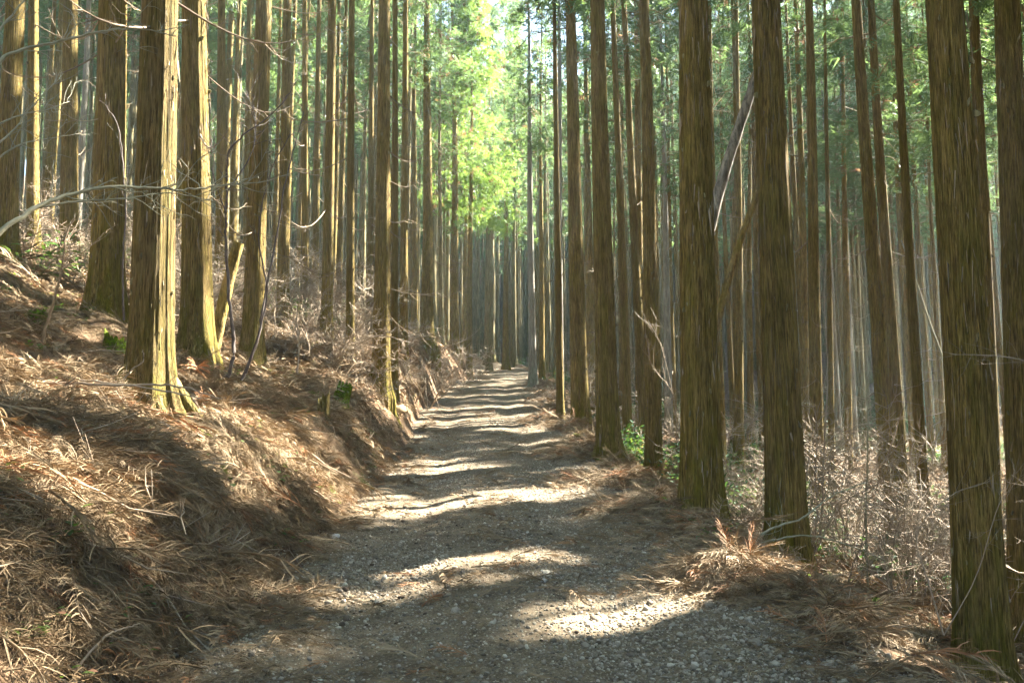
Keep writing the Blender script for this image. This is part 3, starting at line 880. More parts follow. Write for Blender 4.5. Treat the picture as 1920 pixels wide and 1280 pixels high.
def frond_mesh(name, seed, mat, nside=13, L=.36, w=.0046):
    """a shed cedar spray: curved stem, side twigs sweeping forward, each a bent ribbon"""
    r = np.random.default_rng(seed); mb = MB()
    t = np.linspace(0, 1, 6); cv = r.uniform(-.35, .35)
    stem = np.stack([L * t, cv * L * t * t, .05 * L * np.sin(t * 3) + .015], 1)
    tube(mb, stem, .0035 * (1.3 - t), 3, .3, False)
    for k in range(nside):
        s = (k + .5) / nside; side = 1 if k % 2 else -1
        p0 = np.array([np.interp(s, t, stem[:, i]) for i in range(3)])
        l = L * r.uniform(.28, .5) * (1.15 - .6 * s); a = side * r.uniform(.45, .95)
        q = np.linspace(0, 1, 4)
        ang = a * (1 - .65 * q) + cv
        st = np.stack([np.cos(ang), np.sin(ang), r.uniform(-.25, .45) * (1 - q) - .25 * q], -1) * l / 3
        pp = p0 + np.vstack([[0, 0, 0], np.cumsum(st[:-1], 0)])
        nrm = np.cross(st[0], [0, 0, 1.]) + r.normal(0, .3, 3) * l; nrm /= np.linalg.norm(nrm) + 1e-9
        up = np.array([0, 0, 1.]) + r.normal(0, .6, 3); up /= np.linalg.norm(up)
        wv = nrm * .7 + up * .5
        ww = w * np.array([.7, 1.1, .9, .15])
        v = np.concatenate([pp - wv * ww[:, None] * .5, pp + wv * ww[:, None] * .5])
        mb.add(v, [[0, 1, 5, 4], [1, 2, 6, 5], [2, 3, 7, 6]], r.uniform(.1, 1))
    return mb.mesh(name, mat, False)
FR = [frond_mesh('dead_frond', 300 + k, M_frond if k != 4 else M_frond_red, 30 + k % 3 * 5, .34) for k in range(6)]
FRF = [frond_mesh('dead_frond_coarse', 320 + k, M_frond, 12, .42, .011) for k in range(3)]

def sample_band(n, xlo, xhi, ylo, yhi, fdens, r):
    xs = []; ys = []
    got = 0
    while got < n:
        x = r.uniform(xlo, xhi, n); y = r.uniform(ylo, yhi, n)
        k = r.random(n) < fdens(x, y)
        xs.append(x[k]); ys.append(y[k]); got += k.sum()
    return np.concatenate(xs)[:n], np.concatenate(ys)[:n]
r3 = np.random.default_rng(9)
def offs(x, y):
    dx = x - XC(y); return -dx - HW(y, 0), dx - HW(y, 1)
def dens_litter(x, y):
    ul, ur = offs(x, y)
    u = np.maximum(ul, ur)
    base = sstep(-.05, .45, u)
    d = np.hypot(x, y)
    patch = sstep(-.12, .12, fbm(x * .9, y * .9 + 7, 4))
    inview = (np.abs(x) < .64 * y + 1.0)
    return base * (.12 + .88 * patch) * np.clip((7.0 / np.maximum(d, 4)) ** 1.6, 0, 1) * inview
def litter(n, xlo, xhi, ylo, yhi, meshes, size, lift, name, label, dens=dens_litter, idxp=None):
    x, y = sample_band(n, xlo, xhi, ylo, yhi, dens, r3)
    z = TZ(x, y) + r3.uniform(0, lift, n)
    nn = TN(x, y)
    down = np.arctan2(nn[:, 1], nn[:, 0])
    yaw = down + r3.normal(0, 1.1, n)
    yaw = yaw + fbm(x * .8, y * .8, 2) * 5
    e = lay_euler(nn, yaw, r3.uniform(.05, .35, n), r3)
    s = size * np.exp(r3.normal(-.1, .35, n)) ; s = np.stack([s, s, s * r3.uniform(.8, 1.7, n)], -1)
    idx = r3.integers(0, len(meshes), n) if idxp is None else r3.choice(len(meshes), n, p=idxp)
    return scatter(name, np.stack([x, y, z], -1), e, s, idx, meshes, label)
pw = np.array([.19, .19, .19, .19, .05, .19])
litter(84000, -13, 10, 1.6, 26, FR, .60, .07, 'cedar_litter', 'dead brown cedar sprays lying thick over both banks', idxp=pw)
litter(30000, -26, 30, 13, 62, FRF, 1.2, .05, 'distant_cedar_litter', 'dead brown cedar sprays strewn over the farther slopes',
       lambda x, y: sstep(.1, .6, np.maximum(*offs(x, y))) * (np.abs(x) < .64 * y + 1) * np.clip(22 / np.maximum(y, 16), 0, 1) ** 1.5)
litter(1300, -11, 9, 3.2, 20, FR, 1.0, .14, 'whole_cedar_sprays', 'whole feathery dead cedar sprays lying on top of the litter', lambda x, y: dens_litter(x, y) * (np.hypot(x, y) > 5.2), idxp=np.array([.17, .17, .17, .17, .15, .17]))
# wisps on the track itself: gathered in the middle and along the edges
def dens_track(x, y):
    ul, ur = offs(x, y); u = np.maximum(ul, ur)
    dx = x - XC(y)
    return ((u < .1) * (sstep(-.7, -.05, u) * .55 + .35 * np.exp(-(dx / .35) ** 2) * sstep(-.08, .12, fbm(x * 1.5, y * 1.2 + 3, 2)) + .03)
            * np.clip(6 / np.maximum(y, 4), 0, 1) * sstep(-.05, .2, fbm(x * 1.8 + 50, y * 1.1, 3) + .08))
litter(2600, -2.2, 2.2, 3, 45, FR, .55, .008, 'track_litter', 'thin wisps of dead cedar needles lying on the gravel', dens_track, pw)

# bands of taller litter: combed-over drifts on the right verge
def drift(cx, cy_, rx, ry, n, h, label, yaw0=None):
    g = r3.normal(0, 1, (n, 2)); x = cx + g[:, 0] * rx; y = cy_ + g[:, 1] * ry
    q = np.exp(-.5 * (g ** 2).sum(1))
    z = TZ(x, y) + h * q * r3.random(n)
    nn = TN(x, y); nn = nn + np.stack([g[:, 0] * h / rx, g[:, 1] * h / ry, 0 * x], -1) * q[:, None] * .8
    nn /= np.linalg.norm(nn, axis=1, keepdims=True)
    yaw = (np.arctan2(g[:, 1], g[:, 0]) if yaw0 is None else yaw0) + r3.normal(0, .7, n)
    e = lay_euler(nn, yaw, r3.uniform(.05, .5, n), r3)
    s = r3.uniform(.5, 1.0, n); s = np.stack([s, s, s * 1.3], -1)
    o = scatter('debris_pile', np.stack([x, y, z], -1), e, s, r3.choice(len(FR), n, p=[.18, .18, .18, .18, .1, .18]), FR, label, kind='stuff')
    return o
def W(px, py, dmin=3, dmax=70):
    """first hit of the view ray through a photo pixel with the ground"""
    d = dmin
    while d < dmax:
        p = P(px, py, d)
        if p.z < float(TZ(p.x, p.y)): return Vector((p.x, p.y, float(TZ(p.x, p.y))))
        d *= 1.006
    return P(px, py, dmax)
for px, py, rx, ry, n, h, lab in [
    (1375, 1095, .22, .2, 620, .26, 'tall heap of dark brown cedar brash on the right verge below the massive trunk'),
    (1530, 1130, .26, .12, 380, .13, 'sunlit tangle of tan and orange cedar sprays by the right verge'),
    (1090, 850, .34, .45, 420, .22, 'pale mound of cedar sprays beside the third tree of the right row'),
    (1150, 905, .4, .4, 420, .16, 'brown drift of cedar sprays creeping onto the track edge'),
    (1240, 955, .4, .35, 420, .2, 'dark drift of cedar sprays left of the massive trunk foot'),
    (1080, 800, .35, .6, 300, .2, 'rounded mound of cedar sprays at the feet of the right row'),
    (1010, 790, .25, .5, 160, .14, 'small sunlit mound of sprays on the far right verge'),
    (60, 820, .45, .35, 520, .2, 'sunlit heap of feathery sprays at the left side of the bank'),
    (170, 760, .5, .3, 420, .16, 'heap of sprays under the long pale fallen stick'),
    (500, 870, .35, .3, 300, .12, 'combed sprays on the bank below the mossy stump'),
    (400, 1080, .3, .25, 360, .14, 'shaded feathery heap at the foot of the left bank'),
    (1760, 1225, .30, .16, 420, .12, 'tangled brash in the lower right corner of the photo')]:
    p = W(px, py); drift(p.x, p.y, rx, ry, n, h, lab)

ap = np.array(around_pts); at_ = np.array(around_trunks)
tag(around.build('surrounding_crowns_carved', M_leaf, smooth=False), 'unseen green cedar crowns round the track, gaps carved to let sun patches through', kind='stuff')
if len(ap):
    scatter('surrounding_canopy', ap[:, :3], np.stack([ap[:, 0] * 0, ap[:, 0] * 0, ap[:, 3]], -1), np.stack([ap[:, 0] * 0 + 1, ap[:, 0] * 0 + 1, ap[:, 4]], -1),
            ap[:, 5].astype(int), CR_shared, 'green cedar crowns of the forest all round the track')
scatter('surrounding_forest_trunks', at_[:, :3], np.stack([at_[:, 0] * 0, at_[:, 0] * 0, at_[:, 3]], -1), np.stack([at_[:, 5], at_[:, 5], at_[:, 4]], -1),
        np.arange(len(at_)) % 4, TR_far, 'cedar trunks of the forest all round the track')

# ------------------------------------------------------------------ stones
def ico():
    t = (1 + 5 ** .5) / 2
    v = np.array([(-1, t, 0), (1, t, 0), (-1, -t, 0), (1, -t, 0), (0, -1, t), (0, 1, t), (0, -1, -t), (0, 1, -t), (t, 0, -1), (t, 0, 1), (-t, 0, -1), (-t, 0, 1)], float)
    f = np.array([(0, 11, 5), (0, 5, 1), (0, 1, 7), (0, 7, 10), (0, 10, 11), (1, 5, 9), (5, 11, 4), (11, 10, 2), (10, 7, 6), (7, 1, 8), (3, 9, 4), (3, 4, 2), (3, 2, 6), (3, 6, 8), (3, 8, 9), (4, 9, 5), (2, 4, 11), (6, 2, 10), (8, 6, 7), (9, 8, 1)])
    return v / np.linalg.norm(v[0]), f
def ico2(lv):
    v, f = ico()
    for _ in range(lv):
        mid = {}; nv = list(map(tuple, v)); nf = []
        def m(a, b):
            k = (min(a, b), max(a, b))
            if k not in mid:
                p = (np.array(nv[a]) + nv[b]); nv.append(tuple(p / np.linalg.norm(p))); mid[k] = len(nv) - 1
            return mid[k]
        for a, b, c in f:
            x, y, z = m(a, b), m(b, c), m(c, a); nf += [(a, x, z), (b, y, x), (c, z, y), (x, y, z)]
        v, f = np.array(nv), np.array(nf)
    return v, f
def stone_mesh(seed, mat, lv=0, j=.28, name='stone', smooth=False):
    r = np.random.default_rng(seed); v, f = ico2(lv)
    dirs = r.normal(0, 1, (7, 3)); dirs /= np.linalg.norm(dirs, axis=1, keepdims=True)
    for d in dirs:                              # chip facets off
        h = r.uniform(.55, .85); e = v @ d
        v = v - np.maximum(e - h, 0)[:, None] * d
    v = v * (1 + r.uniform(-j, j, (len(v), 1)) * (.6 if lv == 0 else .15)) * r.uniform(.7, 1.2, 3)
    mb = MB(); mb.add(v, f); return mb.mesh(name, mat, smooth)
STN = [stone_mesh(400 + k, M_stone) for k in range(6)]
CLD = [stone_mesh(420 + k, M_clod, 1, .4) for k in range(3)]
def gravel(n, meshes, size, dens, name, label, ymax=30, xr=2.2):
    x, y = sample_band(n, -xr, xr, 2.6, ymax, dens, r3)
    s = size * np.exp(r3.normal(0, .42, n))
    z = TZ(x, y) + s * .12
    e = np.stack([r3.uniform(-.5, .5, n), r3.uniform(-.5, .5, n), r3.uniform(0, 6.28, n)], -1)
    sc = np.stack([s, s * r3.uniform(.7, 1, n), s * r3.uniform(.4, .75, n)], -1)
    return scatter(name, np.stack([x, y, z], -1), e, sc, r3.integers(0, len(meshes), n), meshes, label)
def dg(x, y):
    ul, ur = offs(x, y); u = np.maximum(ul, ur)
    return (u < .25) * (.28 + .72 * sstep(-.15, .15, fbm(x * 1.1 + 30, y * .6, 3) + .10 * np.sign(x))) * np.clip(5.0 / np.maximum(y, 3), 0, 1) ** 1.3
gravel(66000, STN, .0084, dg, 'gravel', 'small grey and tan stones covering the track', 26)
gravel(2600, STN, .016, lambda x, y: dg(x, y) * .9, 'loose_stones', 'larger pale stones loose on the track', 30)
gravel(500, CLD, .011, lambda x, y: (np.abs(x - XC(y) + .55) < 1.1) * np.clip(5 / np.maximum(y, 3), 0, 1) * sstep(-.05, .2, fbm(x + 90, y * .8, 3)), 'soil_clods', 'dark clods of churned soil on the left half of the track', 24)

# ------------------------------------------------------------------ bare shrubs and saplings
def shrub_arr(seed, H=1.8, nst=4, spread=.8, dens=1.0, r0=.015, rmin=.0042):
    r = np.random.default_rng(seed); mb = MB()
    def grow(p, d, L, rad, lv):
        n = 5; pts = [p]; dd = d.copy()
        for i in range(n):
            dd = dd + r.normal(0, .16, 3) + np.array([0, 0, .03]); dd /= np.linalg.norm(dd)
            pts.append(pts[-1] + dd * L / n)
        pts = np.array(pts)
        tube(mb, pts, np.linspace(rad, rad * .5, len(pts)), 4 if lv == 0 else 3, r.random(), False)
        if lv >= 3: return
        k = int((4 + r.integers(0, 4)) * dens) if lv < 2 else int(r.integers(1, 4))
        for j in range(k):
            i = r.integers(1 if lv else 2, n + 1)
            nd = dd * .55 + r.normal(0, .62, 3); nd[2] = nd[2] * .6 + .12; nd /= np.linalg.norm(nd)
            grow(pts[i], nd, L * r.uniform(.38, .62), max(rad * .55, rmin), lv + 1)
    for s in range(nst):
        a = r.uniform(0, 6.28)
        d = np.array([math.cos(a) * spread, math.sin(a) * spread, 1.0]); d /= np.linalg.norm(d)
        grow(np.array([math.cos(a) * .04, math.sin(a) * .04, -.05]), d, H * r.uniform(.5, .75), r0 * r.uniform(.7, 1.1), 0)
    return mb
SHT = [shrub_arr(520 + k, H, ns, sp, .85, .009, .0030).mesh('bare_shrub', M_twig) for k, (H, ns, sp) in
       enumerate(((1.7, 4, .8), (2.4, 3, .5), (1.4, 5, 1.1), (2.8, 3, .35), (2.0, 4, .7), (1.2, 6, 1.0)))]
SHR = [shrub_arr(500 + k, H, ns, sp, 1.1).mesh('bare_shrub', M_twig) for k, (H, ns, sp) in
       enumerate(((1.5, 5, .9), (2.2, 4, .6), (1.2, 6, 1.3), (2.8, 3, .35), (1.8, 5, .8), (1.0, 7, 1.2)))]
def shrub(px, d, k, s, label, group=None, mat=None):
    x = (px - 960) / F * d
    x = (px - 960) / F * (d * _c + (float(GZ(x, d)) - 1.5) * _s)
    o = link('bare_shrub', (SHT if d < 15 else SHR)[k]); o.location = (x, d, float(TZ(x, d)) - .03)
    o.rotation_euler = (r3.normal(0, .1), r3.normal(0, .1), r3.uniform(0, 6.28)); o.scale = (s, s, s)
    tag(o, label, 'shrub', group); return o
named_shrubs = [
 (835, 34, 0, 1.6, 'dense ball of pale grey twigs at the bank top left of the far track'),
 (775, 23, 1, 1.2, 'tall pale bush of angular bare branches leaning over the cut bank'),
 (760, 22, 4, .9, 'sunlit bare bush at the foot of the bright narrow trunks'),
 (868, 40, 2, 1.6, 'low thicket of grey twigs beside the farthest part of the left bank'),
 (690, 19, 0, .7, 'bare bush wrapping the foot of the thick dark trunk above the cut bank'),
 (640, 21, 1, 1.0, 'upright bare shrub between the greenish pole and the orange brown trunk'),
 (560, 17, 3, .8, 'slim pale bare stem rising straight from the left bank'),
 (1560, 11.5, 0, 1.3, 'wide tangled bare bush right of the massive lower trunk'),
 (1640, 12.5, 4, 1.4, 'arching bare bush in the middle of the right slope tangle'),
 (1720, 11, 2, 1.5, 'low spreading bare bush left of the nearest right trunk'),
 (1600, 15.5, 3, 1.4, 'tall thin bare sapling with level twigs in the right hollow'),
 (1400, 13, 1, 1.2, 'bare bush filling the gap between the two massive trunks'),
 (1360, 12, 5, 1.3, 'knee high bush of pale twigs right of the track edge trunk'),
 (1230, 20, 0, 1.0, 'bare twiggy bush behind the fourth cedar of the right row'),
 (1195, 24, 3, 1.0, 'sparse bare bush seen between the third and fourth right cedars'),
 (1480, 12.5, 2, 1.3, 'bare bush behind the brash at the massive lower trunk foot'),
 (1890, 13, 4, 1.3, 'bare bush at the right edge behind the nearest trunk'),
 (1790, 14.5, 1, 1.2, 'upright bare bush just left of the nearest right trunk'),
 (1025, 28, 5, .8, 'tiny bare bush on the far right verge of the track'),
 (60, 16, 0, 1.2, 'bare bush among green leaves near the left edge'),
 (800, 25, 4, 1.2, 'pale arching bush at the lip of the bank beneath the sagging dead branches'),
 (735, 19.5, 2, .9, 'dense pale twigs round the foot of the narrow white lit cedar'),
 (600, 18.5, 5, 1.5, 'pale twig mass at the foot of the bright edged trunk'),
 (665, 17.5, 4, .7, 'bare arching bush just right of the greenish pole'),
 (500, 17, 0, 1.1, 'bare bush right of the moss streaked cedar'),
 (885, 47, 0, 1.6, 'grey brown thicket where the left bank meets the far end of the track'),
]
for a in named_shrubs: shrub(*a)
regs = [(330, 700, 15.5, 27, 48, 'pale bare undergrowth shrub among the trunks of the left slope', 'bare shrubs between the trunks on the left slope'),
        (20, 330, 15, 28, 18, 'bare shrub in shade behind the big trunks at far left', 'bare shrubs behind the big left trunks'),
        (690, 800, 26, 36, 8, 'pale bare shrub on the bank top beyond the lit trunks', 'bare shrubs on the far bank top'),
        (1080, 1300, 22, 36, 12, 'small bare shrub behind the row of cedars on the right verge', 'bare shrubs behind the right row'),
        (1330, 1900, 12, 22, 36, 'bare shrub in the twig tangle of the right slope', 'bare shrubs tangled on the right slope'),
        (1440, 1900, 10, 14, 20, 'bare shrub in the near part of the tangle', 'bare shrubs down the near right slope'),
        (1330, 1900, 22, 38, 26, 'small hazy bare shrub deep in the right hollow', 'bare shrubs deep in the right hollow')]
for x0, x1, d0, d1, n, lab, g in regs:
    for i in range(n):
        px = r3.uniform(x0, x1); d = r3.uniform(d0, d1)
        big = 1.2 if x0 == 1440 else 1.0
        a_, b_ = gap_name(px); k_ = int(r3.integers(6)); s_ = r3.uniform(.7, 1.35) * big; h_ = (1.5, 2.2, 1.2, 2.8, 1.8, 1.0)[k_] * s_
        z_ = 'low' if h_ < 1.3 else ('waist-high' if h_ < 1.9 else 'tall')
        shrub(px, d, k_, s_, '%s %s bare shrub between %s and %s' % (z_, 'pale' if d < 20 else 'hazy', a_.replace('the ', '', 1), b_.replace('the ', '', 1)), g)

def px_branch(mb, pts, r0, r1, d=None, sides=6, n=7, tint=.5):
    """branch through photo pixels, each with its own distance"""
    w = [P(*q) for q in pts]; s = spline(w, n)
    s = s + r3.normal(0, r0 * .25, s.shape)
    tube(mb, s, np.linspace(r0, r1, len(s)), sides, tint)
    return s
def twiggy(mb, s, n, L, rad, up=.4, lo=.25):
    """alternate fine twigs off a branch line"""
    for k in range(n):
        i = int(len(s) * (lo + (1 - lo) * (k + r3.random()) / n)); i = min(i, len(s) - 2)
        t = s[i + 1] - s[i]; t /= np.linalg.norm(t) + 1e-9
        d = t * .7 + r3.normal(0, .45, 3) + np.array([0, 0, up * r3.uniform(-.6, 1)]); d /= np.linalg.norm(d)
        l = L * r3.uniform(.4, 1.1)
        q = [s[i]]
        for j in range(5):
            d = d + r3.normal(0, .18, 3) + np.array([0, 0, .06]); d /= np.linalg.norm(d); q.append(q[-1] + d * l / 5)
        q = np.array(q); tube(mb, q, np.linspace(rad, rad * .4, 6), 3, r3.random(), False)
        for m in range(int(r3.integers(1, 4))):
            j = int(r3.integers(1, 5)); dd = d * .6 + r3.normal(0, .5, 3); dd /= np.linalg.norm(dd)
            tube(mb, np.array([q[j], q[j] + dd * l * .2 + [0, 0, .01], q[j] + dd * l * .38]), [rad * .6, rad * .5, rad * .3], 3, r3.random(), False)

# young broadleaf whose branches reach in from the left
rt = tag(link('bare_tree', None), 'olive barked young tree at the left edge, long bare branches reaching across the trunks', 'tree')
base = P(-90, 900, 3.7); base.z = float(GZ(base.x, base.y)); rt.location = (0, 0, 0)
mb = MB()
st = spline([base - Vector((0, 0, .1)), P(-70, 640, 3.75), P(-55, 430, 3.8), P(-30, 200, 3.9), P(-10, -60, 4.0)], 8)
tube(mb, st, np.linspace(.035, .018, len(st)), 8, .5); mb.build('trunk', M_twig_olive, rt)
for pts, ra, rb, nt_, tl in [
    ([(-62, 500, 3.75), (30, 412, 3.9), (120, 368, 4.1), (220, 349, 4.3), (330, 355, 4.5), (405, 350, 4.7), (470, 342, 4.9)], .0135, .003, 22, .28),
    ([(60, 392, 4.0), (140, 378, 4.2), (235, 372, 4.3), (320, 362, 4.45), (400, 378, 4.6)], .006, .002, 12, .22),
    ([(-20, 140, 3.9), (20, 100, 4.0), (110, 78, 4.2), (200, 58, 4.4), (262, 55, 4.5), (330, 68, 4.7)], .010, .0025, 14, .25),
    ([(-45, 300, 3.85), (20, 250, 4.1), (60, 200, 4.3), (118, 140, 4.6)], .006, .0015, 12, .22),
    ([(-50, 330, 3.85), (30, 275, 4.2), (80, 262, 4.5), (150, 250, 4.8)], .005, .0015, 10, .22),
    ([(-40, 250, 3.85), (40, 215, 4.2), (90, 205, 4.4), (130, 190, 4.8)], .005, .0015, 8, .2),
    ([(-30, 90, 3.9), (30, 20, 4.1), (70, -30, 4.2)], .007, .002, 8, .2)]:
    mb = MB(); s = px_branch(mb, pts, ra, rb); twiggy(mb, s, nt_, tl * 1.2, rb * .9 + .0012)
    mb.build('branch', M_twig_olive, rt)

# dark crooked saplings
def sapling(label, stems, mat, tw, L=.35):
    o = tag(link('bare_sapling', None), label, 'sapling')
    o.location = (0, 0, 0)
    for k, (pts, ra, rb, n) in enumerate(stems):
        mb = MB(); s = px_branch(mb, pts, ra, rb); twiggy(mb, s, n, L, tw, .3, .35)
        mb.build('stem' if k == 0 or pts[0][1] > 600 else 'branch', mat, o)
    return o
sapling('dark crooked sapling forking upward just right of the shaded grey brown trunk',
        [([(428, 706, 10.2), (438, 660, 10.2), (430, 560, 10.2), (424, 450, 10.2), (426, 360, 10.2), (428, 290, 10.2), (455, 255, 10.1), (520, 205, 9.9), (560, 150, 9.7)], .026, .004, 10),
         ([(426, 360, 10.2), (470, 290, 10.2), (480, 230, 10.3), (462, 170, 10.4)], .010, .003, 9),
         ([(424, 400, 10.2), (400, 330, 10.0), (395, 270, 9.9)], .007, .003, 8)], M_twig_dark, .0045, .6)
sapling('pair of slanting brown stems rising right of the dark crooked sapling',
        [([(452, 714, 10.6), (482, 640, 10.6), (500, 540, 10.7), (520, 430, 10.8), (545, 300, 10.9), (570, 210, 11)], .021, .005, 12),
         ([(462, 700, 10.5), (500, 560, 10.4), (485, 440, 10.3), (505, 330, 10.2), (545, 250, 10.1)], .014, .004, 12)], M_twig_dark, .003, .5)
sapling('thin dark sapling standing left of the golden sunlit trunk',
        [([(232, 600, 9.3), (230, 500, 9.3), (236, 400, 9.3), (232, 330, 9.3), (222, 240, 9.3), (200, 200, 9.2)], .013, .004, 9)], M_twig_dark, .0026, .4)
sapling('short brown sapling with a forked grey tip on the left bank',
        [([(78, 640, 8.2), (102, 560, 8.2), (118, 490, 8.2), (124, 440, 8.2), (140, 410, 8.2)], .014, .005, 4),
         ([(119, 490, 8.2), (160, 470, 8.2), (195, 436, 8.2)], .006, .002, 4)], M_deadbranch, .003, .25)
sapling('pale straight stick standing on the bank left of the mossy stump',
        [([(557, 700, 11.5), (561, 640, 11.5), (556, 600, 11.5), (562, 560, 11.4)], .012, .006, 5)], M_twig, .003, .3)
sapling('tall slender green sapling with level twigs in the right hollow',
        [([(1628, 1120, 11.5), (1624, 960, 11.5), (1628, 800, 11.5), (1622, 640, 11.5), (1625, 500, 11.4)], .016, .004, 16)], M_twig_olive, .003, .6)
sapling('thin upright sapling at the left of the right hollow tangle',
        [([(1540, 1010, 12.5), (1545, 850, 12.5), (1552, 700, 12.5), (1546, 560, 12.4), (1550, 470, 12.4)], .015, .004, 14)], M_twig, .003, .6)
sapling('short bare sapling with pale zigzag twigs in front of the track edge trunk',
        [([(1270, 830, 12), (1262, 740, 11.8), (1225, 690, 11.5), (1215, 650, 11.3)], .008, .0025, 10),
         ([(1262, 740, 11.8), (1240, 650, 11.8), (1215, 600, 11.8)], .006, .002, 6)], M_twig, .0028, .45)
sapling('bare whip of twigs crossing the nearest right trunk',
        [([(2010, 760, 6.0), (1950, 690, 6.0), (1880, 668, 6.0), (1780, 664, 6.0)], .006, .0018, 14)], M_twig, .0016, .3)
sapling('low bare sapling with curving twigs before the nearest right trunk foot',
        [([(1770, 1190, 6.4), (1740, 1090, 6.5), (1720, 1000, 6.6), (1780, 930, 6.6), (1860, 900, 6.7)], .007, .002, 14),
         ([(1770, 1190, 6.4), (1830, 1080, 6.3), (1868, 960, 6.2), (1905, 880, 6.2)], .005, .0015, 10)], M_twig, .0018, .35)

# ------------------------------------------------------------------ logs, snags, sticks, stumps, rocks
def log_obj(name, label, cat, pts, r0, r1, mat, sides=14, stubs=0):
    mb = MB(); s = spline([P(*q) for q in pts], 8)
    tube(mb, s, np.linspace(r0, r1, len(s)), sides, .5, True, .18)
    for k in range(stubs):
        i = int(r3.integers(2, len(s) - 2)); d = r3.normal(0, 1, 3); d[1] *= .5; d /= np.linalg.norm(d)
        tube(mb, [s[i], s[i] + d * r0 * 2, s[i] + d * r0 * 4 + [0, 0, r0]], [r0 * .35, r0 * .28, r0 * .12], 5, .5)
    return tag(mb.build(name, mat), label, cat)
log_obj('leaning_log', 'grey bare log leaning steeply between the two massive right trunks', 'log',
        [(1320, 470, 13), (1352, 345, 13), (1372, 280, 13), (1404, 185, 13), (1432, 105, 13)], .088, .07, M_dead, 16, 2)
log_obj('leaning_log', 'brown thin log slanting lower, touching the massive lower trunk from behind', 'log',
        [(1335, 640, 15), (1372, 500, 15), (1406, 400, 15), (1428, 345, 15)], .07, .05, M_bark, 12, 2)
log_obj('dead_snag', 'broken pale snag leaning between the shaded trunk and moss streaked cedar', 'snag',
        [(398, 668, 13.5), (412, 600, 13.5), (428, 530, 13.5), (447, 455, 13.5)], .10, .085, M_bark, 12)
log_obj('leaning_pole', 'thin pale pole leaning right in the hollow left of the nearest trunk', 'pole',
        [(1780, 700, 15), (1745, 610, 15), (1722, 540, 15), (1690, 450, 15)], .02, .012, M_twig_olive, 6)
def stick(label, pts, r0, r1, mat=None, tw=0, L=.2):
    mb = MB(); s = px_branch(mb, pts, r0, r1, sides=6)
    if tw: twiggy(mb, s, tw, L, max(r1 * .6, .002), .5, .1)
    return tag(mb.build('fallen_stick', mat or M_deadbranch), label, 'stick')
stick('long pale fallen stick lying across the left bank before the golden trunk', [(-30, 718, 6.6), (120, 718, 6.6), (230, 722, 6.6), (330, 724, 6.6), (415, 748, 6.6)], .016, .005, M_twig, 3, .25)
stick('second fallen stick below the long pale one, tip at the golden trunk foot', [(150, 712, 6.7), (240, 722, 6.6), (320, 735, 6.5), (380, 748, 6.45)], .010, .004, M_twig, 2, .2)
stick('short twig with curled tip standing before the golden trunk foot', [(232, 712, 6.5), (250, 690, 6.5), (268, 678, 6.5), (268, 655, 6.5)], .006, .003, M_twig, 2, .1)
stick('pale green fallen branch propped on the brash at the massive lower trunk foot', [(1390, 1020, 8.0), (1430, 1000, 8.1), (1460, 985, 8.2), (1505, 970, 8.3), (1560, 930, 8.6), (1620, 905, 9.0)], .014, .006, M_twig_olive, 6, .4)
stick('lower greenish fallen branch curving right from the brash', [(1395, 1025, 7.9), (1450, 1012, 8.0), (1510, 1003, 8.1), (1580, 1018, 8.3), (1660, 1050, 8.6)], .011, .005, M_twig_olive, 6, .4)
stick('brown stick poking out of the dark brash heap', [(1336, 1035, 7.0), (1380, 1060, 7.0), (1450, 1095, 7.0)], .010, .004, M_deadbranch, 3, .2)
stick('forked stick in the lower left corner of the bank', [(140, 1258, 3.9), (190, 1200, 4.0), (225, 1180, 4.1), (262, 1168, 4.2)], .007, .003, M_twig, 3, .12)
stick('straight pale stick lying steep at the left edge low on the bank', [(2, 1008, 4.4), (22, 975, 4.5), (40, 945, 4.6)], .005, .003, M_twig)
stick('slim dry stick on the bank below the mossy rotten log', [(268, 1000, 5.7), (238, 960, 5.8), (215, 930, 5.8)], .006, .004, M_deadbranch, 1)
stick('little forked twig standing by the lower right verge', [(1620, 1240, 5.4), (1621, 1200, 5.4), (1618, 1170, 5.4)], .004, .002, M_twig, 4, .12)

def stump(label, px, py, rad, h, seed, lean=(0, 0), mat=None, d=None):
    """broken mossy stump: ragged rim, buttressed foot"""
    r = np.random.default_rng(seed); p = W(px, py) if d is None else P(px, py, d)
    sides = 40; a = np.arange(sides) * 2 * np.pi / sides
    zs = np.linspace(-.15, 1, 16)
    A, Z = np.meshgrid(a, zs)
    R = rad * (1 + .45 * np.exp(-np.maximum(Z, 0) * 4) * (1 + .4 * np.cos(3 * A + seed)) + .08 * noise3(A, Z * 3, 8, seed))
    top = 1 + .25 * np.cos(a + seed) + .18 * noise3(a, a * 0, 6, seed + 1)
    ZZ = np.where(Z > 0, Z * top[None, :] * h, Z)
    v = np.stack([R * np.cos(A) + lean[0] * ZZ, R * np.sin(A) + lean[1] * ZZ, ZZ], -1)
    mb = MB(); i = np.arange(15)[:, None] * sides; j = np.arange(sides)[None, :]; j2 = (j + 1) % sides
    mb.add(v, np.stack([i + j, i + j2, i + sides + j2, i + sides + j], -1).reshape(-1, 4))
    vc = np.vstack([v[-1], [[lean[0] * h * .8, lean[1] * h * .8, h * .75]]])
    mb.add(vc, [[k, (k + 1) % sides, sides] for k in range(sides)])
    o = mb.build('mossy_stump', mat or M_moss); o.location = p - Vector((0, 0, .03)); o.rotation_euler = (0, 0, r.uniform(0, 6))
    return tag(o, label, 'stump')
stump('bright green mossy stump leaning on the bank midway to the dark trunk', 634, 765, .13, .38, 1, (-.25, 0))
stump('dark rotten stump just left of the bright green mossy one', 606, 790, .085, .34, 2, (0, 0), M_bark_moss)
stump('round mossy stump hugging the left side of the golden sunlit trunk', 216, 668, .13, .25, 3)
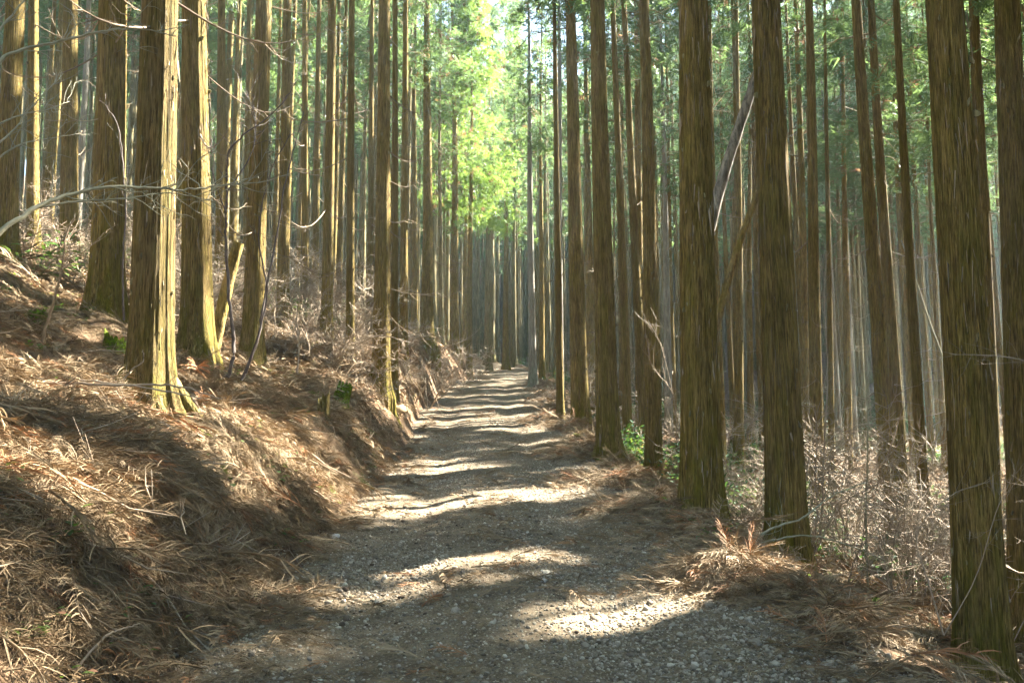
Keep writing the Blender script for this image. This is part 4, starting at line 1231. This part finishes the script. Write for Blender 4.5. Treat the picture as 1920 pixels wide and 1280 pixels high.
stump('mossy stump under the greenish pole by the bank top', 636, 618, .22, .32, 4)
stump('squat mossy stump low in the right slope tangle', 1628, 1150, .12, .16, 5)
stump('small green mossy knob right of the shaded grey brown trunk', 424, 676, .09, .07, 6)
stump('dark stubby stump above the sunlit slope below the golden trunk', 248, 806, .10, .14, 7, (0, 0), M_bark_moss)
def mossy_log(label, a, b, rad, seed):
    mb = MB(); s = spline([a, (a + b) / 2 + Vector((0, 0, .01)), b], 8)
    tube(mb, s, rad * (1 + .12 * np.sin(np.arange(len(s)) * 1.3)), 16, .5, True, .22)
    return tag(mb.build('mossy_log', M_moss), label, 'log')
a = W(50, 612); b = W(90, 612)
mossy_log('short mossy cut log lying near the left edge, green end showing', a + Vector((-.1, .15, .06)), b + Vector((.02, -.1, .07)), .105, 1)
a = W(232, 930); b = W(285, 975)
mossy_log('rotten log splinter with bright moss on the shaded left bank', a + Vector((0, .0, .03)), b + Vector((0, 0, .03)), .045, 2)

def rock(label, px, py, s, seed, mat, name='rock'):
    p = W(px, py); me = stone_mesh(seed, mat, 2, .3, name)
    o = link(name, me); o.location = p + Vector((0, 0, s[2] * .35)); o.scale = s; o.rotation_euler = (.2, .1, seed)
    return tag(o, label, 'rock')
rock('tan angular rock at the foot of the left bank', 748, 778, (.17, .16, .15), 4, M_rock)
rock('pale grey rock beside the far left edge of the track', 858, 722, (.22, .2, .18), 5, M_rock_pale)
rock('flat whitish stone half sunk in litter low on the left bank', 50, 992, (.05, .04, .03), 6, M_rock_pale)
rock('squarish cream stone lying on the track, largest near its middle', 1020, 1092, (.035, .03, .022), 7, M_rock_pale)
rock('pale stone embedded in the bank near its foot', 630, 1010, (.05, .045, .035), 8, M_rock_pale)
rock('flat tan stone on the track centre ahead of the shadow', 944, 982, (.05, .04, .02), 9, M_rock)

# loose shaggy strip on the track edge trunk
# ------------------------------------------------------------------ green undergrowth
def leafplant_mesh(seed, n, L, w, spread, mat, name='leafy_plant', stem=True, up=.5):
    r = np.random.default_rng(seed); mb = MB()
    for k in range(n):
        a = r.uniform(0, 6.28); rr = spread * math.sqrt(r.random()); z = r.uniform(.03, spread * up * 2)
        p = np.array([rr * math.cos(a), rr * math.sin(a), z])
        d = np.array([math.cos(a + r.normal(0, .6)), math.sin(a + r.normal(0, .6)), r.uniform(-.3, .6)]); d /= np.linalg.norm(d)
        s = np.cross(d, [0, 0, 1.]); s /= np.linalg.norm(s); u = np.cross(s, d)
        l = L * r.uniform(.6, 1.2); ww = w * r.uniform(.7, 1.2)
        v = [p, p + d * l * .35 + s * ww * .5 + u * .1 * l, p + d * l * .35 - s * ww * .5 + u * .1 * l, p + d * l * .7 + s * ww * .4, p + d * l * .7 - s * ww * .4, p + d * l - u * .12 * l, p + d * l * .5 - u * 0]
        mb.add(v, [[0, 1, 6], [0, 6, 2], [1, 3, 6], [2, 6, 4], [3, 5, 6], [6, 5, 4]], r.random())
        if stem and k % 3 == 0: tube(mb, [[0, 0, -.03], p * [.5, .5, .6], p], [.004, .003, .002], 3, .3, False)
    return mb.mesh(name, mat, False)
LPm = [leafplant_mesh(600, 60, .14, .05, .40, M_green), leafplant_mesh(601, 48, .05, .028, .15, M_green, up=.3), leafplant_mesh(602, 50, .16, .045, .5, M_ever, up=.6)]
def plant(px, py, k, s, label, d=None):
    p = W(px, py) if d is None else P(px, py, d)
    o = link('leafy_plant', LPm[k]); o.location = p; o.scale = (s, s, s); o.rotation_euler = (0, 0, r3.uniform(0, 6))
    return tag(o, label, 'plant')
plant(70, 520, 0, 1.3, 'broad leaved green shrub near the left edge behind the mossy footed tree')
plant(120, 515, 2, 1.2, 'glossy evergreen shrub between the leaning edge tree and the reddish trunk')
plant(155, 500, 2, 1.0, 'bluish green leafy plant at the slim cedar foot on the far left')
plant(30, 1205, 1, .75, 'round leaved green plant in the lower left corner')
plant(478, 864, 1, .65, 'bright green fern tuft on the sunlit bank')
plant(1150, 882, 1, .7, 'little green tuft at the third right cedar foot')
plant(1725, 1160, 1, .5, 'bright green leafy tuft left of the nearest right trunk foot')
plant(590, 745, 1, .8, 'small ivy patch above the bright green mossy stump')
plant(500, 700, 1, .7, 'small green patch right of the slanting brown stems')
plant(1380, 975, 1, .9, 'green leaves at the right of the track edge trunk foot')
plant(1080, 770, 1, .8, 'green tuft between the first two cedars of the right row')
# ground ivy, seedlings and far green
SM = [leafplant_mesh(610 + k, 7, .05, .032, .09, M_green, 'seedling', False, .3) for k in range(2)] + [leafplant_mesh(615, 34, .075, .028, .2, M_green, 'sprig', True, .8), leafplant_mesh(616, 60, .09, .03, .32, M_ever, 'sprig', True, .6)]
x, y = sample_band(1300, -9, 8, 2.5, 20, lambda x, y: (np.maximum(*offs(x, y)) > .1) * (np.abs(x) < .62 * y) * sstep(-.02, .15, fbm(x * .7 + 70, y * .7, 3)) * np.clip(6 / y, 0, 1), r3)
s = r3.uniform(.6, 1.3, len(x))
scatter('ground_ivy', np.stack([x, y, TZ(x, y) + .03], -1), np.stack([0 * x, 0 * x, r3.uniform(0, 6, len(x))], -1), np.stack([s] * 3, -1), r3.integers(0, 2, len(x)), SM, 'small green ivy and seedling leaves dotted through the litter')
x, y = sample_band(2600, -32, 40, 13, 62, lambda x, y: (np.maximum(*offs(x, y)) > 1.2) * (np.abs(x) < .64 * y) * np.where(x > 0, 1., .3 * (y > 19)) * sstep(-.03, .12, fbm(x * .35 + 70, y * .35, 3)), r3)
s = r3.uniform(.8, 2.2, len(x))
scatter('green_undergrowth', np.stack([x, y, TZ(x, y)], -1), np.stack([0 * x, 0 * x, r3.uniform(0, 6, len(x))], -1), np.stack([s] * 3, -1), r3.integers(1, 4, len(x)), SM, 'low green undergrowth patches on the slopes and in the hollow')
CUSH = [stone_mesh(440 + k, M_moss, 2, .3, 'moss_cushion', True) for k in range(3)]
x, y = sample_band(240, -9, 6, 4, 24, lambda x, y: (np.maximum(*offs(x, y)) > .15) * (np.abs(x) < .62 * y) * sstep(.02, .14, fbm(x * .8 + 30, y * .8, 3)) * np.clip(9 / y, 0, 1), r3)
s = r3.uniform(.025, .085, len(x))
scatter('moss_cushions', np.stack([x, y, TZ(x, y) + .03], -1), lay_euler(TN(x, y), r3.uniform(0, 6, len(x))), np.stack([s * r3.uniform(1, 2.2, len(x)), s, s * .5], -1), r3.integers(0, 3, len(x)), CUSH, 'cushions of bright moss on roots and rotten wood in the banks')
# fallen twigs everywhere
def twig_mesh(seed):
    r = np.random.default_rng(seed); mb = MB()
    p = np.array([[0, 0, .01], [.15, r.normal(0, .02), .02], [.32, r.normal(0, .03), .015], [.5, r.normal(0, .05), .03]])
    tube(mb, p, [.0045, .004, .003, .0018], 4, r.random())
    for k in range(3):
        q = p[r.integers(1, 3)]; d = np.array([.1, r.choice([-1, 1]) * .09, r.uniform(0, .05)])
        tube(mb, [q, q + d * .6, q + d * 1.3], [.0025, .002, .0012], 3, r.random(), False)
    return mb.mesh('twig', M_twig)
TWm = [twig_mesh(700 + k) for k in range(5)]
litter(3000, -13, 12, 2, 30, TWm, .8, .06, 'fallen_twigs', 'thin dry twigs scattered over the banks', lambda x, y: dens_litter(x, y) * (np.hypot(x, y) > 5))

# ------------------------------------------------------------------ the forest going on beyond the countable trees
FT = [trunk_mesh('distant_trunk', M_bark_far, H0, 7, np.array([-2, 0, 1, 8, 16, H0]), 0, 70 + k) for k in range(2)]
pts = []; 
for iy in range(0, 30):
    for ix in range(-66, 68):
        x = ix * 2.05 + r3.normal(0, .55) + (iy % 2) * 1.0; y = 60 + iy * 3.0 + r3.normal(0, .6)
        if abs(x) < .66 * y + 4: pts.append((x, y))
pts = np.array(pts); zz = GZ(pts[:, 0], pts[:, 1])
n = len(pts); dm = r3.uniform(.13, .24, n); kz = r3.uniform(.85, 1.12, n)
P3 = np.stack([pts[:, 0], pts[:, 1], zz], -1); rz = np.stack([r3.normal(0, .01, n), r3.normal(0, .01, n), r3.uniform(0, 6.28, n)], -1)
scatter('far_forest_trunks', P3, rz, np.stack([dm, dm, kz], -1), r3.integers(0, 2, n), FT, 'massed hazy cedar trunks far back in the forest')
kc = r3.random(n) < np.where((pts[:, 0] > 0) & (pts[:, 0] < 30) & (pts[:, 1] < 82), .16, .5)
scatter('far_forest_crowns', P3[kc], rz[kc], np.stack([np.full(n, 1.1), np.full(n, 1.1), kz], -1)[kc], r3.integers(0, 5, int(kc.sum())), CR_shared, 'massed hazy green cedar crowns closing off the far forest')
print('far forest', n)
print('TRIS', sum(len(m_.loops) - 2 * len(m_.polygons) for m_ in bpy.data.meshes))

# like labels told apart by their order across the picture
dupl = {}
for o in scene.objects:
    if o.parent is None and o.get('category') in ('tree', 'shrub') and o.get('group'):
        dupl.setdefault(o['label'], []).append(o)
ORD = ['first', 'second', 'third', 'fourth', 'fifth', 'sixth', 'seventh', 'eighth', 'ninth', 'tenth', 'eleventh', 'twelfth']
for lab, obs in dupl.items():
    if len(obs) > 1:
        obs.sort(key=lambda o: proj(*o.location)[0])
        for k, o in enumerate(obs): o['label'] = '%s from left, %s' % (ORD[min(k, 11)], lab)

# ------------------------------------------------------------------ the air
mb = MB()
X0, X1, Y0, Y1, Z0, Z1 = -330, 330, -70, 430, -40, 75
v = [(a, b, c) for c in (Z0, Z1) for b in (Y0, Y1) for a in (X0, X1)]
mb.add(v, [[0, 2, 3, 1], [4, 5, 7, 6], [0, 1, 5, 4], [2, 6, 7, 3], [0, 4, 6, 2], [1, 3, 7, 5]])
m, nt = new_mat('forest air'); N = NT(nt)
pv = N.n("ShaderNodeVolumePrincipled")
pv.inputs['Color'].default_value = (.62, .90, 1.0, 1)
pv.inputs['Density'].default_value = .0006
pv.inputs['Anisotropy'].default_value = .35
o_ = N.n("ShaderNodeOutputMaterial"); nt.links.new(pv.outputs[0], o_.inputs['Volume'])
hz = mb.build('haze', m, smooth=False); tag(hz, 'thin bluish sunlit air between the far trunks', kind='stuff')
m.volume_intersection_method = 'FAST' if hasattr(m, 'volume_intersection_method') else None
